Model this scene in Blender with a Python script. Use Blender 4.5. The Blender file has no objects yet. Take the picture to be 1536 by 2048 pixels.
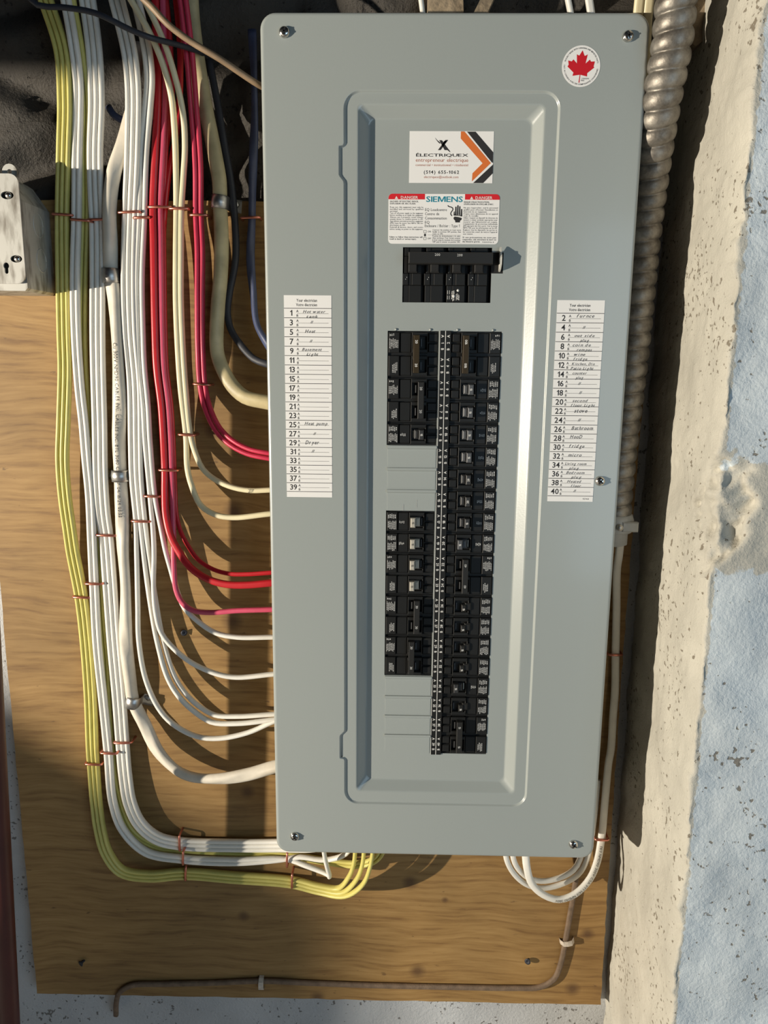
import bpy, bmesh, math, random
from mathutils import Vector, Matrix, noise
from mathutils.geometry import tessellate_polygon
random.seed(7)
SC = bpy.context.scene
COL = SC.collection
Z0 = 0.90                      # height of the panel's lower edge above the basement floor

# ------------------------------------------------------------------ camera
F_PX = 1538.0
CAM = Vector((-0.05046, -0.85969, 0.60517))
CR = Matrix(((0.99975, -0.01261, 0.01842), (0.0205, 0.19243, -0.9811), (0.00883, 0.98123, 0.19265)))
cd = bpy.data.cameras.new('camera'); cam = bpy.data.objects.new('camera', cd); COL.objects.link(cam)
cd.sensor_fit = 'HORIZONTAL'; cd.sensor_width = 36.0; cd.lens = 36.0 * F_PX / 1536.0
cd.clip_start = 0.01
cam.matrix_world = Matrix.Translation(CAM + Vector((0, 0, Z0))) @ CR.to_4x4()
SC.camera = cam

# ------------------------------------------------------------------ light
w = bpy.data.worlds.new('world'); SC.world = w; w.use_nodes = True
bg = w.node_tree.nodes['Background']
bg.inputs[0].default_value = (0.62, 0.80, 1.0, 1); bg.inputs[1].default_value = 0.012

def lamp(name, kind, loc, energy, color, **kw):
    l = bpy.data.lights.new(name, kind); l.energy = energy; l.color = color
    for k, v in kw.items(): setattr(l, k, v)
    o = bpy.data.objects.new(name, l); COL.objects.link(o); o.location = (loc[0], loc[1], loc[2] + Z0)
    return o
# a bare warm bulb hanging beside the panel
lamp('bulb', 'POINT', (-2.60, -1.35, 0.38), 540.0, (1.0, 0.905, 0.755), shadow_soft_size=0.016)
# cool daylight from a basement window across the room
win = lamp('window_daylight', 'AREA', (1.35, -2.1, 0.40), 17.0, (0.58, 0.80, 1.0), shape='RECTANGLE', size=1.5, size_y=1.5)
win.rotation_euler = (Vector((0.2, 0.0, 0.10)) - Vector((1.35, -2.1, 0.40))).to_track_quat('-Z', 'Y').to_euler()
vs = SC.view_settings
vs.view_transform = 'Standard'; vs.look = 'None'; vs.gamma = 1.0; vs.use_curve_mapping = False
vs.exposure = 0.0

# ------------------------------------------------------------------ picture helpers
def onY(u, v, Y):
    d = CR @ Vector(((u - 768) / F_PX, -(v - 1024) / F_PX, -1.0))
    return CAM + d * ((Y - CAM.y) / d.y)

# ------------------------------------------------------------------ materials
def nodes(m):
    m.use_nodes = True
    nt = m.node_tree
    return nt, nt.nodes, nt.links, nt.nodes['Principled BSDF']
def plain(name, col, rough=0.5, metal=0.0, spec=None, bump=None, vary=0.0, vscale=30.0, coat=0.0):
    m = bpy.data.materials.new(name); nt, N, L, P = nodes(m)
    P.inputs['Base Color'].default_value = (*col, 1); P.inputs['Roughness'].default_value = rough
    P.inputs['Metallic'].default_value = metal
    if spec is not None: P.inputs['Specular IOR Level'].default_value = spec
    if coat: P.inputs['Coat Weight'].default_value = coat; P.inputs['Coat Roughness'].default_value = 0.12
    tc = N.new('ShaderNodeTexCoord')
    if vary:
        n = N.new('ShaderNodeTexNoise'); n.inputs['Scale'].default_value = vscale; n.inputs['Detail'].default_value = 5
        L.new(tc.outputs['Object'], n.inputs['Vector'])
        r = N.new('ShaderNodeMapRange'); r.inputs[1].default_value = 0.3; r.inputs[2].default_value = 0.7
        r.inputs[3].default_value = 1 - vary; r.inputs[4].default_value = 1 + vary * 0.6
        L.new(n.outputs['Fac'], r.inputs[0])
        mx = N.new('ShaderNodeMix'); mx.data_type = 'RGBA'; mx.blend_type = 'MULTIPLY'; mx.inputs[0].default_value = 1
        mx.inputs[6].default_value = (*col, 1); L.new(r.outputs[0], mx.inputs[7]); L.new(mx.outputs[2], P.inputs['Base Color'])
    if bump:
        n2 = N.new('ShaderNodeTexNoise'); n2.inputs['Scale'].default_value = bump[0]; n2.inputs['Detail'].default_value = 3
        L.new(tc.outputs['Object'], n2.inputs['Vector'])
        b = N.new('ShaderNodeBump'); b.inputs['Strength'].default_value = bump[1]; b.inputs['Distance'].default_value = bump[2]
        L.new(n2.outputs['Fac'], b.inputs['Height']); L.new(b.outputs[0], P.inputs['Normal'])
    return m
M = {}
M['paint'] = plain('grey_enamel', (0.325, 0.352, 0.338), 0.34, bump=(420, 0.10, 0.0005), coat=0.45)
M['black'] = plain('black_plastic', (0.0125, 0.0125, 0.012), 0.42, spec=.35)
M['black2'] = plain('dull_black_plastic', (0.018, 0.0175, 0.0165), 0.42, spec=.4)
M['brownbar'] = plain('brown_black_plastic', (0.040, 0.029, 0.016), 0.25)
M['hgrey'] = plain('grey_handle_plastic', (0.085, 0.088, 0.094), 0.4)
M['hdark'] = plain('dark_handle_plastic', (0.034, 0.034, 0.035), 0.4)
M['hwhite'] = plain('pale_handle_plastic', (0.42, 0.39, 0.33), 0.45)
M['hole'] = plain('dark_inside', (0.006, 0.006, 0.006), 0.8)
M['paper'] = plain('white_label_paper', (0.82, 0.80, 0.77), 0.5)
M['ink'] = plain('black_ink', (0.022, 0.020, 0.020), 0.6)
M['pen'] = plain('pen_ink', (0.030, 0.030, 0.034), 0.6)
M['redink'] = plain('red_ink', (0.62, 0.012, 0.020), 0.5)
M['leafred'] = plain('leaf_red_ink', (0.55, 0.006, 0.014), 0.5)
M['teal'] = plain('teal_ink', (0.010, 0.22, 0.30), 0.5)
M['orange'] = plain('orange_ink', (0.66, 0.16, 0.030), 0.5)
M['brownink'] = plain('rust_ink', (0.42, 0.14, 0.075), 0.5)
M['whiteink'] = plain('white_ink', (0.72, 0.70, 0.66), 0.5)
M['greyink'] = plain('grey_ink', (0.44, 0.435, 0.42), 0.5)
M['chrome'] = plain('zinc_screw', (0.60, 0.59, 0.56), 0.22, 1.0)
M['yellow'] = plain('yellow_sheath', (0.62, 0.55, 0.16), 0.42, vary=0.10, vscale=60, bump=(300, 0.10, 0.0005))
M['white'] = plain('white_sheath', (0.76, 0.73, 0.66), 0.40, vary=0.06, vscale=60, bump=(300, 0.10, 0.0005))
M['cream'] = plain('cream_sheath', (0.72, 0.64, 0.42), 0.42, vary=0.06, vscale=60, bump=(300, 0.10, 0.0005))
M['oldwhite'] = plain('old_white_sheath', (0.66, 0.60, 0.50), 0.45, vary=0.14, vscale=45, bump=(160, 0.2, 0.0008))
M['beige'] = plain('dirty_beige_sheath', (0.50, 0.42, 0.24), 0.48, vary=0.30, vscale=40, bump=(160, 0.2, 0.0008))
M['red'] = plain('red_sheath', (0.46, 0.014, 0.022), 0.36, vary=0.10, vscale=60, bump=(300, 0.10, 0.0005))
M['pink'] = plain('pink_red_sheath', (0.55, 0.034, 0.080), 0.36, vary=0.10, vscale=60, bump=(300, 0.10, 0.0005))
M['rose'] = plain('rose_sheath', (0.58, 0.075, 0.14), 0.38, vary=0.10, vscale=60)
M['navy'] = plain('black_rubber_sheath', (0.030, 0.032, 0.042), 0.55, vary=0.2, vscale=50)
M['blue'] = plain('blue_sheath', (0.052, 0.068, 0.140), 0.5, vary=0.25, vscale=60, bump=(160, 0.2, 0.0008))
M['wirebrown'] = plain('brown_wire', (0.25, 0.17, 0.10), 0.55, vary=0.25, vscale=60)
M['oldbrown'] = plain('old_brown_braid', (0.17, 0.115, 0.075), 0.75, vary=0.3, vscale=90, bump=(500, 0.5, 0.001))
M['copper'] = plain('copper_wire', (0.66, 0.24, 0.17), 0.30, 0.85)
M['steel'] = plain('galvanized_strap', (0.50, 0.49, 0.47), 0.42, 1.0, vary=0.2, vscale=120)
M['clip'] = plain('painted_clip', (0.55, 0.48, 0.40), 0.6, vary=0.25, vscale=200)
M['pipe'] = plain('dark_red_paint', (0.075, 0.016, 0.012), 0.45, vary=0.2, vscale=30)
M['tabwhite'] = plain('white_tab_paint', (0.62, 0.60, 0.54), 0.4)
M['connector'] = plain('white_plastic_connector', (0.42, 0.42, 0.40), 0.5, vary=0.15, vscale=80)
M['lath'] = plain('rough_old_wood', (0.30, 0.23, 0.15), 0.85, vary=0.45, vscale=70, bump=(160, 0.6, 0.003))

def conduit_mat():
    m = bpy.data.materials.new('dull_galvanized_conduit'); nt, N, L, P = nodes(m)
    tc = N.new('ShaderNodeTexCoord'); n = N.new('ShaderNodeTexNoise'); n.inputs['Scale'].default_value = 55; n.inputs['Detail'].default_value = 8
    n.inputs['Roughness'].default_value = 0.7
    L.new(tc.outputs['Object'], n.inputs['Vector'])
    cr = N.new('ShaderNodeValToRGB'); e = cr.color_ramp.elements
    e[0].position = 0.30; e[0].color = (0.10, 0.085, 0.07, 1); e[1].position = 0.66; e[1].color = (0.33, 0.305, 0.265, 1)
    L.new(n.outputs['Fac'], cr.inputs[0]); L.new(cr.outputs[0], P.inputs['Base Color'])
    P.inputs['Metallic'].default_value = 0.7; P.inputs['Roughness'].default_value = 0.5
    n2 = N.new('ShaderNodeTexNoise'); n2.inputs['Scale'].default_value = 300; L.new(tc.outputs['Object'], n2.inputs['Vector'])
    b = N.new('ShaderNodeBump'); b.inputs['Strength'].default_value = 0.25; b.inputs['Distance'].default_value = 0.001
    L.new(n2.outputs['Fac'], b.inputs['Height']); L.new(b.outputs[0], P.inputs['Normal'])
    return m
M['conduit'] = conduit_mat()

def steelbox_mat():
    m = bpy.data.materials.new('worn_galvanized_box'); nt, N, L, P = nodes(m)
    tc = N.new('ShaderNodeTexCoord'); mp = N.new('ShaderNodeMapping'); mp.inputs['Scale'].default_value = (90, 90, 25)
    L.new(tc.outputs['Object'], mp.inputs[0])
    n = N.new('ShaderNodeTexNoise'); n.inputs['Scale'].default_value = 1; n.inputs['Detail'].default_value = 6
    L.new(mp.outputs[0], n.inputs['Vector'])
    cr = N.new('ShaderNodeValToRGB'); e = cr.color_ramp.elements
    e[0].position = 0.32; e[0].color = (0.20, 0.18, 0.15, 1); e[1].position = 0.52; e[1].color = (0.52, 0.51, 0.47, 1)
    L.new(n.outputs['Fac'], cr.inputs[0]); L.new(cr.outputs[0], P.inputs['Base Color'])
    P.inputs['Metallic'].default_value = 0.35; P.inputs['Roughness'].default_value = 0.5
    return m
M['jbox'] = steelbox_mat()

def plywood_mat():
    m = bpy.data.materials.new('aged_plywood'); nt, N, L, P = nodes(m)
    tc = N.new('ShaderNodeTexCoord')
    wob = N.new('ShaderNodeTexNoise'); wob.inputs['Scale'].default_value = 6; wob.inputs['Detail'].default_value = 2
    L.new(tc.outputs['Object'], wob.inputs['Vector'])
    add = N.new('ShaderNodeVectorMath'); add.operation = 'MULTIPLY_ADD'; add.inputs[1].default_value = (0.0, 0.0, 0.035)
    L.new(wob.outputs['Color'], add.inputs[0]); L.new(tc.outputs['Object'], add.inputs[2])
    mp = N.new('ShaderNodeMapping'); mp.inputs['Scale'].default_value = (13, 13, 170); L.new(add.outputs[0], mp.inputs[0])
    g = N.new('ShaderNodeTexNoise'); g.inputs['Scale'].default_value = 1; g.inputs['Detail'].default_value = 7; g.inputs['Roughness'].default_value = 0.62
    L.new(mp.outputs[0], g.inputs['Vector'])
    cr = N.new('ShaderNodeValToRGB'); e = cr.color_ramp.elements
    e[0].position = 0.26; e[0].color = (0.165, 0.082, 0.025, 1); e[1].position = 0.72; e[1].color = (0.355, 0.215, 0.078, 1)
    x = cr.color_ramp.elements.new(0.48); x.color = (0.280, 0.160, 0.052, 1)
    L.new(g.outputs['Fac'], cr.inputs[0])
    # broad stain
    s = N.new('ShaderNodeTexNoise'); s.inputs['Scale'].default_value = 5.5; s.inputs['Detail'].default_value = 4
    L.new(tc.outputs['Object'], s.inputs['Vector'])
    sr = N.new('ShaderNodeMapRange'); sr.inputs[1].default_value = 0.32; sr.inputs[2].default_value = 0.66; sr.inputs[3].default_value = 0.80; sr.inputs[4].default_value = 1.10
    L.new(s.outputs['Fac'], sr.inputs[0])
    mx = N.new('ShaderNodeMix'); mx.data_type = 'RGBA'; mx.blend_type = 'MULTIPLY'; mx.inputs[0].default_value = 1
    L.new(cr.outputs[0], mx.inputs[6]); L.new(sr.outputs[0], mx.inputs[7])
    col = mx.outputs[2]
    # fine dark pits
    mp2 = N.new('ShaderNodeMapping'); mp2.inputs['Scale'].default_value = (55, 55, 150); L.new(tc.outputs['Object'], mp2.inputs[0])
    pn = N.new('ShaderNodeTexNoise'); pn.inputs['Scale'].default_value = 1; pn.inputs['Detail'].default_value = 3; L.new(mp2.outputs[0], pn.inputs['Vector'])
    pr = N.new('ShaderNodeMapRange'); pr.inputs[1].default_value = 0.70; pr.inputs[2].default_value = 0.76; pr.inputs[3].default_value = 0; pr.inputs[4].default_value = 0.7
    L.new(pn.outputs['Fac'], pr.inputs[0])
    m3 = N.new('ShaderNodeMix'); m3.data_type = 'RGBA'; L.new(pr.outputs[0], m3.inputs[0]); L.new(col, m3.inputs[6]); m3.inputs[7].default_value = (0.09, 0.045, 0.018, 1)
    col = m3.outputs[2]
    # knots
    for (u, v, r) in [(495, 1583, .0085), (487, 1832, .007), (820, 1765, .009), (835, 1942, .0095), (1175, 1868, .008), (1145, 1978, .009),
                      (425, 862, .008), (468, 1022, .011), (465, 1243, .011), (635, 1995, .009), (890, 1800, .004)]:
        p = onY(u, v, 0.105)
        sub = N.new('ShaderNodeVectorMath'); sub.operation = 'DISTANCE'; sub.inputs[1].default_value = (p.x, 0.105, p.z + Z0)
        L.new(tc.outputs['Object'], sub.inputs[0])
        k = N.new('ShaderNodeMapRange'); k.inputs[1].default_value = r * 0.35; k.inputs[2].default_value = r * 1.5; k.inputs[3].default_value = 0.78; k.inputs[4].default_value = 0
        L.new(sub.outputs['Value'], k.inputs[0])
        mk = N.new('ShaderNodeMix'); mk.data_type = 'RGBA'; L.new(k.outputs[0], mk.inputs[0]); L.new(col, mk.inputs[6]); mk.inputs[7].default_value = (0.085, 0.040, 0.016, 1)
        col = mk.outputs[2]
    L.new(col, P.inputs['Base Color']); P.inputs['Roughness'].default_value = 0.62
    b = N.new('ShaderNodeBump'); b.inputs['Strength'].default_value = 0.22; b.inputs['Distance'].default_value = 0.001
    L.new(g.outputs['Fac'], b.inputs['Height']); L.new(b.outputs[0], P.inputs['Normal'])
    return m
M['plywood'] = plywood_mat()

def concrete_mat(name, c1, c2=None, edge=None, dirt=(0.16, 0.13, 0.09), dirt_lo=0.645, dirt_hi=0.685, streak=0.0, bump=0.6, chip=None):
    """Painted rough concrete; with EDGE=(x, y) a second paint colour begins past the corner."""
    m = bpy.data.materials.new(name); nt, N, L, P = nodes(m)
    tc = N.new('ShaderNodeTexCoord'); co = tc.outputs['Object']
    n = N.new('ShaderNodeTexNoise'); n.inputs['Scale'].default_value = 9; n.inputs['Detail'].default_value = 6; L.new(co, n.inputs['Vector'])
    mr = N.new('ShaderNodeMapRange'); mr.inputs[1].default_value = 0.3; mr.inputs[2].default_value = 0.7; mr.inputs[3].default_value = 0.84; mr.inputs[4].default_value = 1.08
    L.new(n.outputs['Fac'], mr.inputs[0])
    base = N.new('ShaderNodeRGB'); base.outputs[0].default_value = (*c1, 1); col = base.outputs[0]
    if c2:
        sx = N.new('ShaderNodeSeparateXYZ'); L.new(co, sx.inputs[0])
        rn = N.new('ShaderNodeTexNoise'); rn.inputs['Scale'].default_value = 120; rn.inputs['Detail'].default_value = 4; L.new(co, rn.inputs['Vector'])
        a = N.new('ShaderNodeMath'); a.operation = 'MULTIPLY_ADD'; a.inputs[1].default_value = 0.012; L.new(rn.outputs['Fac'], a.inputs[0]); L.new(sx.outputs['X'], a.inputs[2])
        g = N.new('ShaderNodeMapRange'); g.inputs[1].default_value = edge; g.inputs[2].default_value = edge + 0.0012; L.new(a.outputs[0], g.inputs[0])
        fac = g.outputs[0]
        if chip:                                   # paint broken away where the corner is chipped
            di = N.new('ShaderNodeVectorMath'); di.operation = 'DISTANCE'; di.inputs[1].default_value = chip; L.new(co, di.inputs[0])
            cn = N.new('ShaderNodeTexNoise'); cn.inputs['Scale'].default_value = 34; cn.inputs['Detail'].default_value = 5; L.new(co, cn.inputs['Vector'])
            ca = N.new('ShaderNodeMath'); ca.operation = 'MULTIPLY_ADD'; ca.inputs[1].default_value = 0.085; L.new(cn.outputs['Fac'], ca.inputs[0]); L.new(di.outputs['Value'], ca.inputs[2])
            cm = N.new('ShaderNodeMapRange'); cm.inputs[1].default_value = 0.098; cm.inputs[2].default_value = 0.101; L.new(ca.outputs[0], cm.inputs[0])
            mu = N.new('ShaderNodeMath'); mu.operation = 'MULTIPLY'; L.new(fac, mu.inputs[0]); L.new(cm.outputs[0], mu.inputs[1]); fac = mu.outputs[0]
        mm = N.new('ShaderNodeMix'); mm.data_type = 'RGBA'; L.new(fac, mm.inputs[0]); L.new(col, mm.inputs[6]); mm.inputs[7].default_value = (*c2, 1)
        col = mm.outputs[2]
    mx = N.new('ShaderNodeMix'); mx.data_type = 'RGBA'; mx.blend_type = 'MULTIPLY'; mx.inputs[0].default_value = 1
    L.new(col, mx.inputs[6]); L.new(mr.outputs[0], mx.inputs[7]); col = mx.outputs[2]
    # dark pock marks
    d = N.new('ShaderNodeTexNoise'); d.inputs['Scale'].default_value = 150; d.inputs['Detail'].default_value = 4; L.new(co, d.inputs['Vector'])
    d2 = N.new('ShaderNodeTexNoise'); d2.inputs['Scale'].default_value = 14; d2.inputs['Detail'].default_value = 3; L.new(co, d2.inputs['Vector'])
    ad = N.new('ShaderNodeMath'); ad.operation = 'MULTIPLY_ADD'; ad.inputs[1].default_value = 0.42; L.new(d2.outputs['Fac'], ad.inputs[0])
    L.new(d.outputs['Fac'], ad.inputs[2])
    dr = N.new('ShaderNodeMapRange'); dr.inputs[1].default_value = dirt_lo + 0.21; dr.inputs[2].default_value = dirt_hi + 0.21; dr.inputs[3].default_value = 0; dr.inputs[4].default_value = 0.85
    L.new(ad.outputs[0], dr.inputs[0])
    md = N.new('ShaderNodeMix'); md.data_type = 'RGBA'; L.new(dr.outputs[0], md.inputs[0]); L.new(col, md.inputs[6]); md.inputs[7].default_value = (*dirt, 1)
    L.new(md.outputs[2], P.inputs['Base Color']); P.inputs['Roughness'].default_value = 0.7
    bn = N.new('ShaderNodeTexNoise'); bn.inputs['Scale'].default_value = 260; bn.inputs['Detail'].default_value = 6; bn.inputs['Roughness'].default_value = 0.6; L.new(co, bn.inputs['Vector'])
    hs = N.new('ShaderNodeMath'); hs.operation = 'MULTIPLY_ADD'; hs.inputs[1].default_value = -0.8; L.new(dr.outputs[0], hs.inputs[0]); L.new(bn.outputs['Fac'], hs.inputs[2])
    b = N.new('ShaderNodeBump'); b.inputs['Strength'].default_value = bump; b.inputs['Distance'].default_value = 0.0026
    L.new(hs.outputs[0], b.inputs['Height']); L.new(b.outputs[0], P.inputs['Normal'])
    return m
M['wallright'] = concrete_mat('cream_and_blue_painted_concrete', (0.53, 0.505, 0.435), (0.60, 0.655, 0.685), edge=0.2805, bump=0.5, chip=(0.292, -0.090, 0.455 + Z0))
M['wallback'] = concrete_mat('whitewashed_block', (0.48, 0.49, 0.50), dirt=(0.12, 0.11, 0.10))
M['stone'] = concrete_mat('dirty_old_stone_with_shade', (0.050, 0.043, 0.035), dirt=(0.015, 0.012, 0.010), bump=0.9)  # dirty stone, base colour also darkened to hold the shade above the board
M['floor'] = concrete_mat('grey_concrete_floor', (0.22, 0.21, 0.20))
M['joist'] = plain('old_joist_wood', (0.20, 0.12, 0.06), 0.8, vary=0.35, vscale=20)

# ------------------------------------------------------------------ mesh builder
class MB:
    def __init__(s): s.v = []; s.f = []; s.m = []; s.sm = []
    def add(s, vs_, fs, mi=0, smooth=False):
        o = len(s.v); s.v.extend(tuple(p) for p in vs_)
        for f in fs: s.f.append(tuple(i + o for i in f)); s.m.append(mi); s.sm.append(smooth)
    def box(s, x0, x1, y0, y1, z0, z1, c=0.0, mi=0):
        """box; with C the front (y0) edges are chamfered"""
        if c <= 0:
            v = [(x0, y0, z0), (x1, y0, z0), (x1, y0, z1), (x0, y0, z1), (x0, y1, z0), (x1, y1, z0), (x1, y1, z1), (x0, y1, z1)]
            s.add(v, [(0, 1, 2, 3), (5, 4, 7, 6), (4, 0, 3, 7), (1, 5, 6, 2), (3, 2, 6, 7), (4, 5, 1, 0)], mi)
        else:
            v = [(x0 + c, y0, z0 + c), (x1 - c, y0, z0 + c), (x1 - c, y0, z1 - c), (x0 + c, y0, z1 - c),
                 (x0, y0 + c, z0), (x1, y0 + c, z0), (x1, y0 + c, z1), (x0, y0 + c, z1),
                 (x0, y1, z0), (x1, y1, z0), (x1, y1, z1), (x0, y1, z1)]
            f = [(0, 1, 2, 3)]
            for k in range(4):
                j = (k + 1) % 4
                f += [(4 + k, 4 + j, j, k), (8 + k, 8 + j, 4 + j, 4 + k)]
            f.append((11, 10, 9, 8)); s.add(v, f, mi)
    def poly(s, outer, holes, y, mi=0, flip=False):
        loops = [[Vector((p[0], p[1], 0)) for p in outer]] + [[Vector((p[0], p[1], 0)) for p in h] for h in holes]
        flat = [p for l in loops for p in l]
        tr = tessellate_polygon(loops)
        fs = []
        for t in tr:
            a, b, c = (flat[i] for i in t)
            n = (b - a).cross(c - a).z
            fs.append(t if (n > 0) != flip else t[::-1])
        s.add([(p.x, y, p.y) for p in flat], fs, mi)
    def ring(s, A, ya, B, yb, mi=0, smooth=True):
        """strip between two loops of (x, z) with equal counts"""
        n = len(A); v = [(p[0], ya, p[1]) for p in A] + [(p[0], yb, p[1]) for p in B]
        s.add(v, [(i, (i + 1) % n, n + (i + 1) % n, n + i) for i in range(n)], mi, smooth)
    def prism(s, outer, y0, y1, mi=0, holes=(), smooth=False):
        s.poly(outer, list(holes), y0, mi); s.poly(outer, list(holes), y1, mi, True)
        s.ring(outer, y1, outer, y0, mi, smooth)
        for h in holes: s.ring(h, y0, h, y1, mi, smooth)
    def loops(s, L, mi=0, smooth=True, cap=True):
        n = len(L[0]); v = [p for l in L for p in l]; f = []
        for i in range(len(L) - 1):
            for j in range(n):
                f.append((i * n + j, i * n + (j + 1) % n, (i + 1) * n + (j + 1) % n, (i + 1) * n + j))
        if cap: f.append(tuple(range(n))[::-1]); f.append(tuple((len(L) - 1) * n + j for j in range(n)))
        s.add(v, f, mi, smooth)
    def tube(s, pts, r, n=8, mi=0):
        pts = [Vector(p) for p in pts]; L = []
        up = None
        for i, p in enumerate(pts):
            t = (pts[min(i + 1, len(pts) - 1)] - pts[max(i - 1, 0)]).normalized()
            if up is None: up = t.orthogonal().normalized()
            up = (up - t * up.dot(t)).normalized(); b = t.cross(up)
            L.append([p + (up * math.cos(2 * math.pi * k / n) + b * math.sin(2 * math.pi * k / n)) * r for k in range(n)])
        s.loops(L, mi)
    def lathe(s, c, axis_y_profile, n=20, mi=0):
        """profile [(r, y)] about the y axis through c=(x, z)"""
        L = [[(c[0] + r * math.cos(2 * math.pi * k / n), y, c[1] + r * math.sin(2 * math.pi * k / n)) for k in range(n)] for r, y in axis_y_profile]
        s.loops(L, mi)
    def lathez(s, c, prof, n=24, mi=0):
        L = [[(c[0] + r * math.cos(2 * math.pi * k / n), c[1] + r * math.sin(2 * math.pi * k / n), z) for k in range(n)] for r, z in prof]
        s.loops(L, mi)

def rrect(x0, x1, z0, z1, r, n=6):
    p = []
    for cx, cz, a0 in ((x1 - r, z0 + r, -90), (x1 - r, z1 - r, 0), (x0 + r, z1 - r, 90), (x0 + r, z0 + r, 180)):
        for k in range(n + 1):
            a = math.radians(a0 + 90 * k / n); p.append((cx + r * math.cos(a), cz + r * math.sin(a)))
    return p
def offset_poly(P, d):
    """inset a counter-clockwise polygon by d"""
    n = len(P); out = []
    for i in range(n):
        a, b, c = Vector(P[i - 1]), Vector(P[i]), Vector(P[(i + 1) % n])
        e1 = (b - a).normalized(); e2 = (c - b).normalized()
        n1 = Vector((-e1.y, e1.x)); n2 = Vector((-e2.y, e2.x))
        m = (n1 + n2); k = d / max(0.35, (1 + n1.dot(n2)) / 2) / 2
        out.append((b.x + m.x * k, b.y + m.y * k))
    return out

ORIG = {}
def mesh_of(name, mb, mats, org):
    me = bpy.data.meshes.new(name)
    me.from_pydata([(p[0] - org[0], p[1] - org[1], p[2] - org[2]) for p in mb.v], [], mb.f)
    for m in (mats if isinstance(mats, (list, tuple)) else [mats]): me.materials.append(M[m] if isinstance(m, str) else m)
    me.polygons.foreach_set('material_index', mb.m); me.polygons.foreach_set('use_smooth', mb.sm)
    me.update()
    return me
def tag(o, label=None, cat=None, group=None, kind=None):
    for k, v in (('label', label), ('category', cat), ('group', group), ('kind', kind)):
        if v: o[k] = v
    return o
def thing(name, org, label, cat, group=None):
    o = bpy.data.objects.new(name, None); COL.objects.link(o); o.empty_display_size = 0.02
    o.location = (org[0], org[1], org[2] + Z0); ORIG[o.name] = Vector(org)
    return tag(o, label, cat, group)
def part(name, mb, mats, parent, label=None, bevel=None):
    org = ORIG[parent.name]
    o = bpy.data.objects.new(name, mesh_of(name, mb, mats, org)); COL.objects.link(o); o.parent = parent; ORIG[o.name] = org
    if label: o['label'] = label
    return o
def solo(name, mb, mats, label=None, cat=None, group=None, kind=None):
    xs = [p[0] for p in mb.v]; ys = [p[1] for p in mb.v]; zs = [p[2] for p in mb.v]
    org = Vector(((min(xs) + max(xs)) / 2, (min(ys) + max(ys)) / 2, min(zs)))
    if kind == 'structure': org = Vector((0, 0, -Z0))
    o = bpy.data.objects.new(name, mesh_of(name, mb, mats, org)); COL.objects.link(o)
    o.location = (org.x, org.y, org.z + Z0); ORIG[o.name] = org
    return tag(o, label, cat, group, kind)

# ------------------------------------------------------------------ lettering
GL = {}
CHARS = "ABCDEFGHIJKLMNOPQRSTUVWXYZabcdefghijklmnopqrstuvwxyz0123456789.,:;/()-'@éÉîèàâê\"#•+"
def make_glyphs():
    tmp = []
    for st, off, sh in (('r', 0.0, 0.0), ('b', 0.016, 0.0), ('h', 0.006, 0.38)):
        for c in CHARS:
            cu = bpy.data.curves.new('g', 'FONT'); cu.body = c; cu.size = 1.0; cu.offset = off; cu.shear = sh
            cu.resolution_u = 2; cu.fill_mode = 'FRONT'
            o = bpy.data.objects.new('g', cu); COL.objects.link(o); tmp.append((st, c, o, cu))
    dg = bpy.context.evaluated_depsgraph_get(); dg.update()
    for st, c, o, cu in tmp:
        me = bpy.data.meshes.new_from_object(o.evaluated_get(dg))
        v = [(p.co.x, p.co.y) for p in me.vertices]; f = [tuple(p.vertices) for p in me.polygons]
        x0 = min((p[0] for p in v), default=0); x1 = max((p[0] for p in v), default=0.3)
        GL[(st, c)] = ([(p[0] - x0, p[1]) for p in v], f, x1 - x0)
        bpy.data.meshes.remove(me)
    for st, c, o, cu in tmp: bpy.data.objects.remove(o); bpy.data.curves.remove(cu)
make_glyphs()
def custom(st, c, polys):
    v, f = [], []
    for P in polys:
        o_ = len(v); v += P; f += [tuple(i + o_ for i in t) for t in tessellate_polygon([[Vector((a, b, 0)) for a, b in P]])]
    x0 = min(p[0] for p in v); GL[(st, c)] = ([(a - x0, b) for a, b in v], f, max(p[0] for p in v) - x0)
for st, w_, k in (('r', .09, 0), ('b', .135, 0), ('h', .08, .30)):
    custom(st, '1', [[(.20 + 0 * k, 0), (.20 + w_, 0), (.20 + w_ + .7 * k, .70), (.22 + .7 * k, .70), (.16 + .6 * k, .60), (.05 + .52 * k, .53), (.05 + .44 * k, .53 - w_ * .75), (.20 + .5 * k, .50)]])
custom('b', 'M', [[(0, 0), (.14, 0), (.14, .50), (.33, 0), (.45, 0), (.64, .50), (.64, 0), (.78, 0), (.78, .70), (.59, .70), (.39, .19), (.19, .70), (0, .70)]])
custom('h', '"', [[(0, .08), (.07, .06), (.42, .62), (.34, .66)], [(.26, .08), (.33, .06), (.66, .62), (.58, .66)]])
def layout(s, style='r', track=0.085):
    """[(glyph, x offset)] and total width at size 1"""
    x = 0; out = []
    for ch in s:
        if ch == ' ': x += 0.27 + track; continue
        g = GL.get((style, ch))
        if g is None: x += 0.3; continue
        out.append((g, x)); x += g[2] + track
    return out, max(x - track, 0.01)
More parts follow.
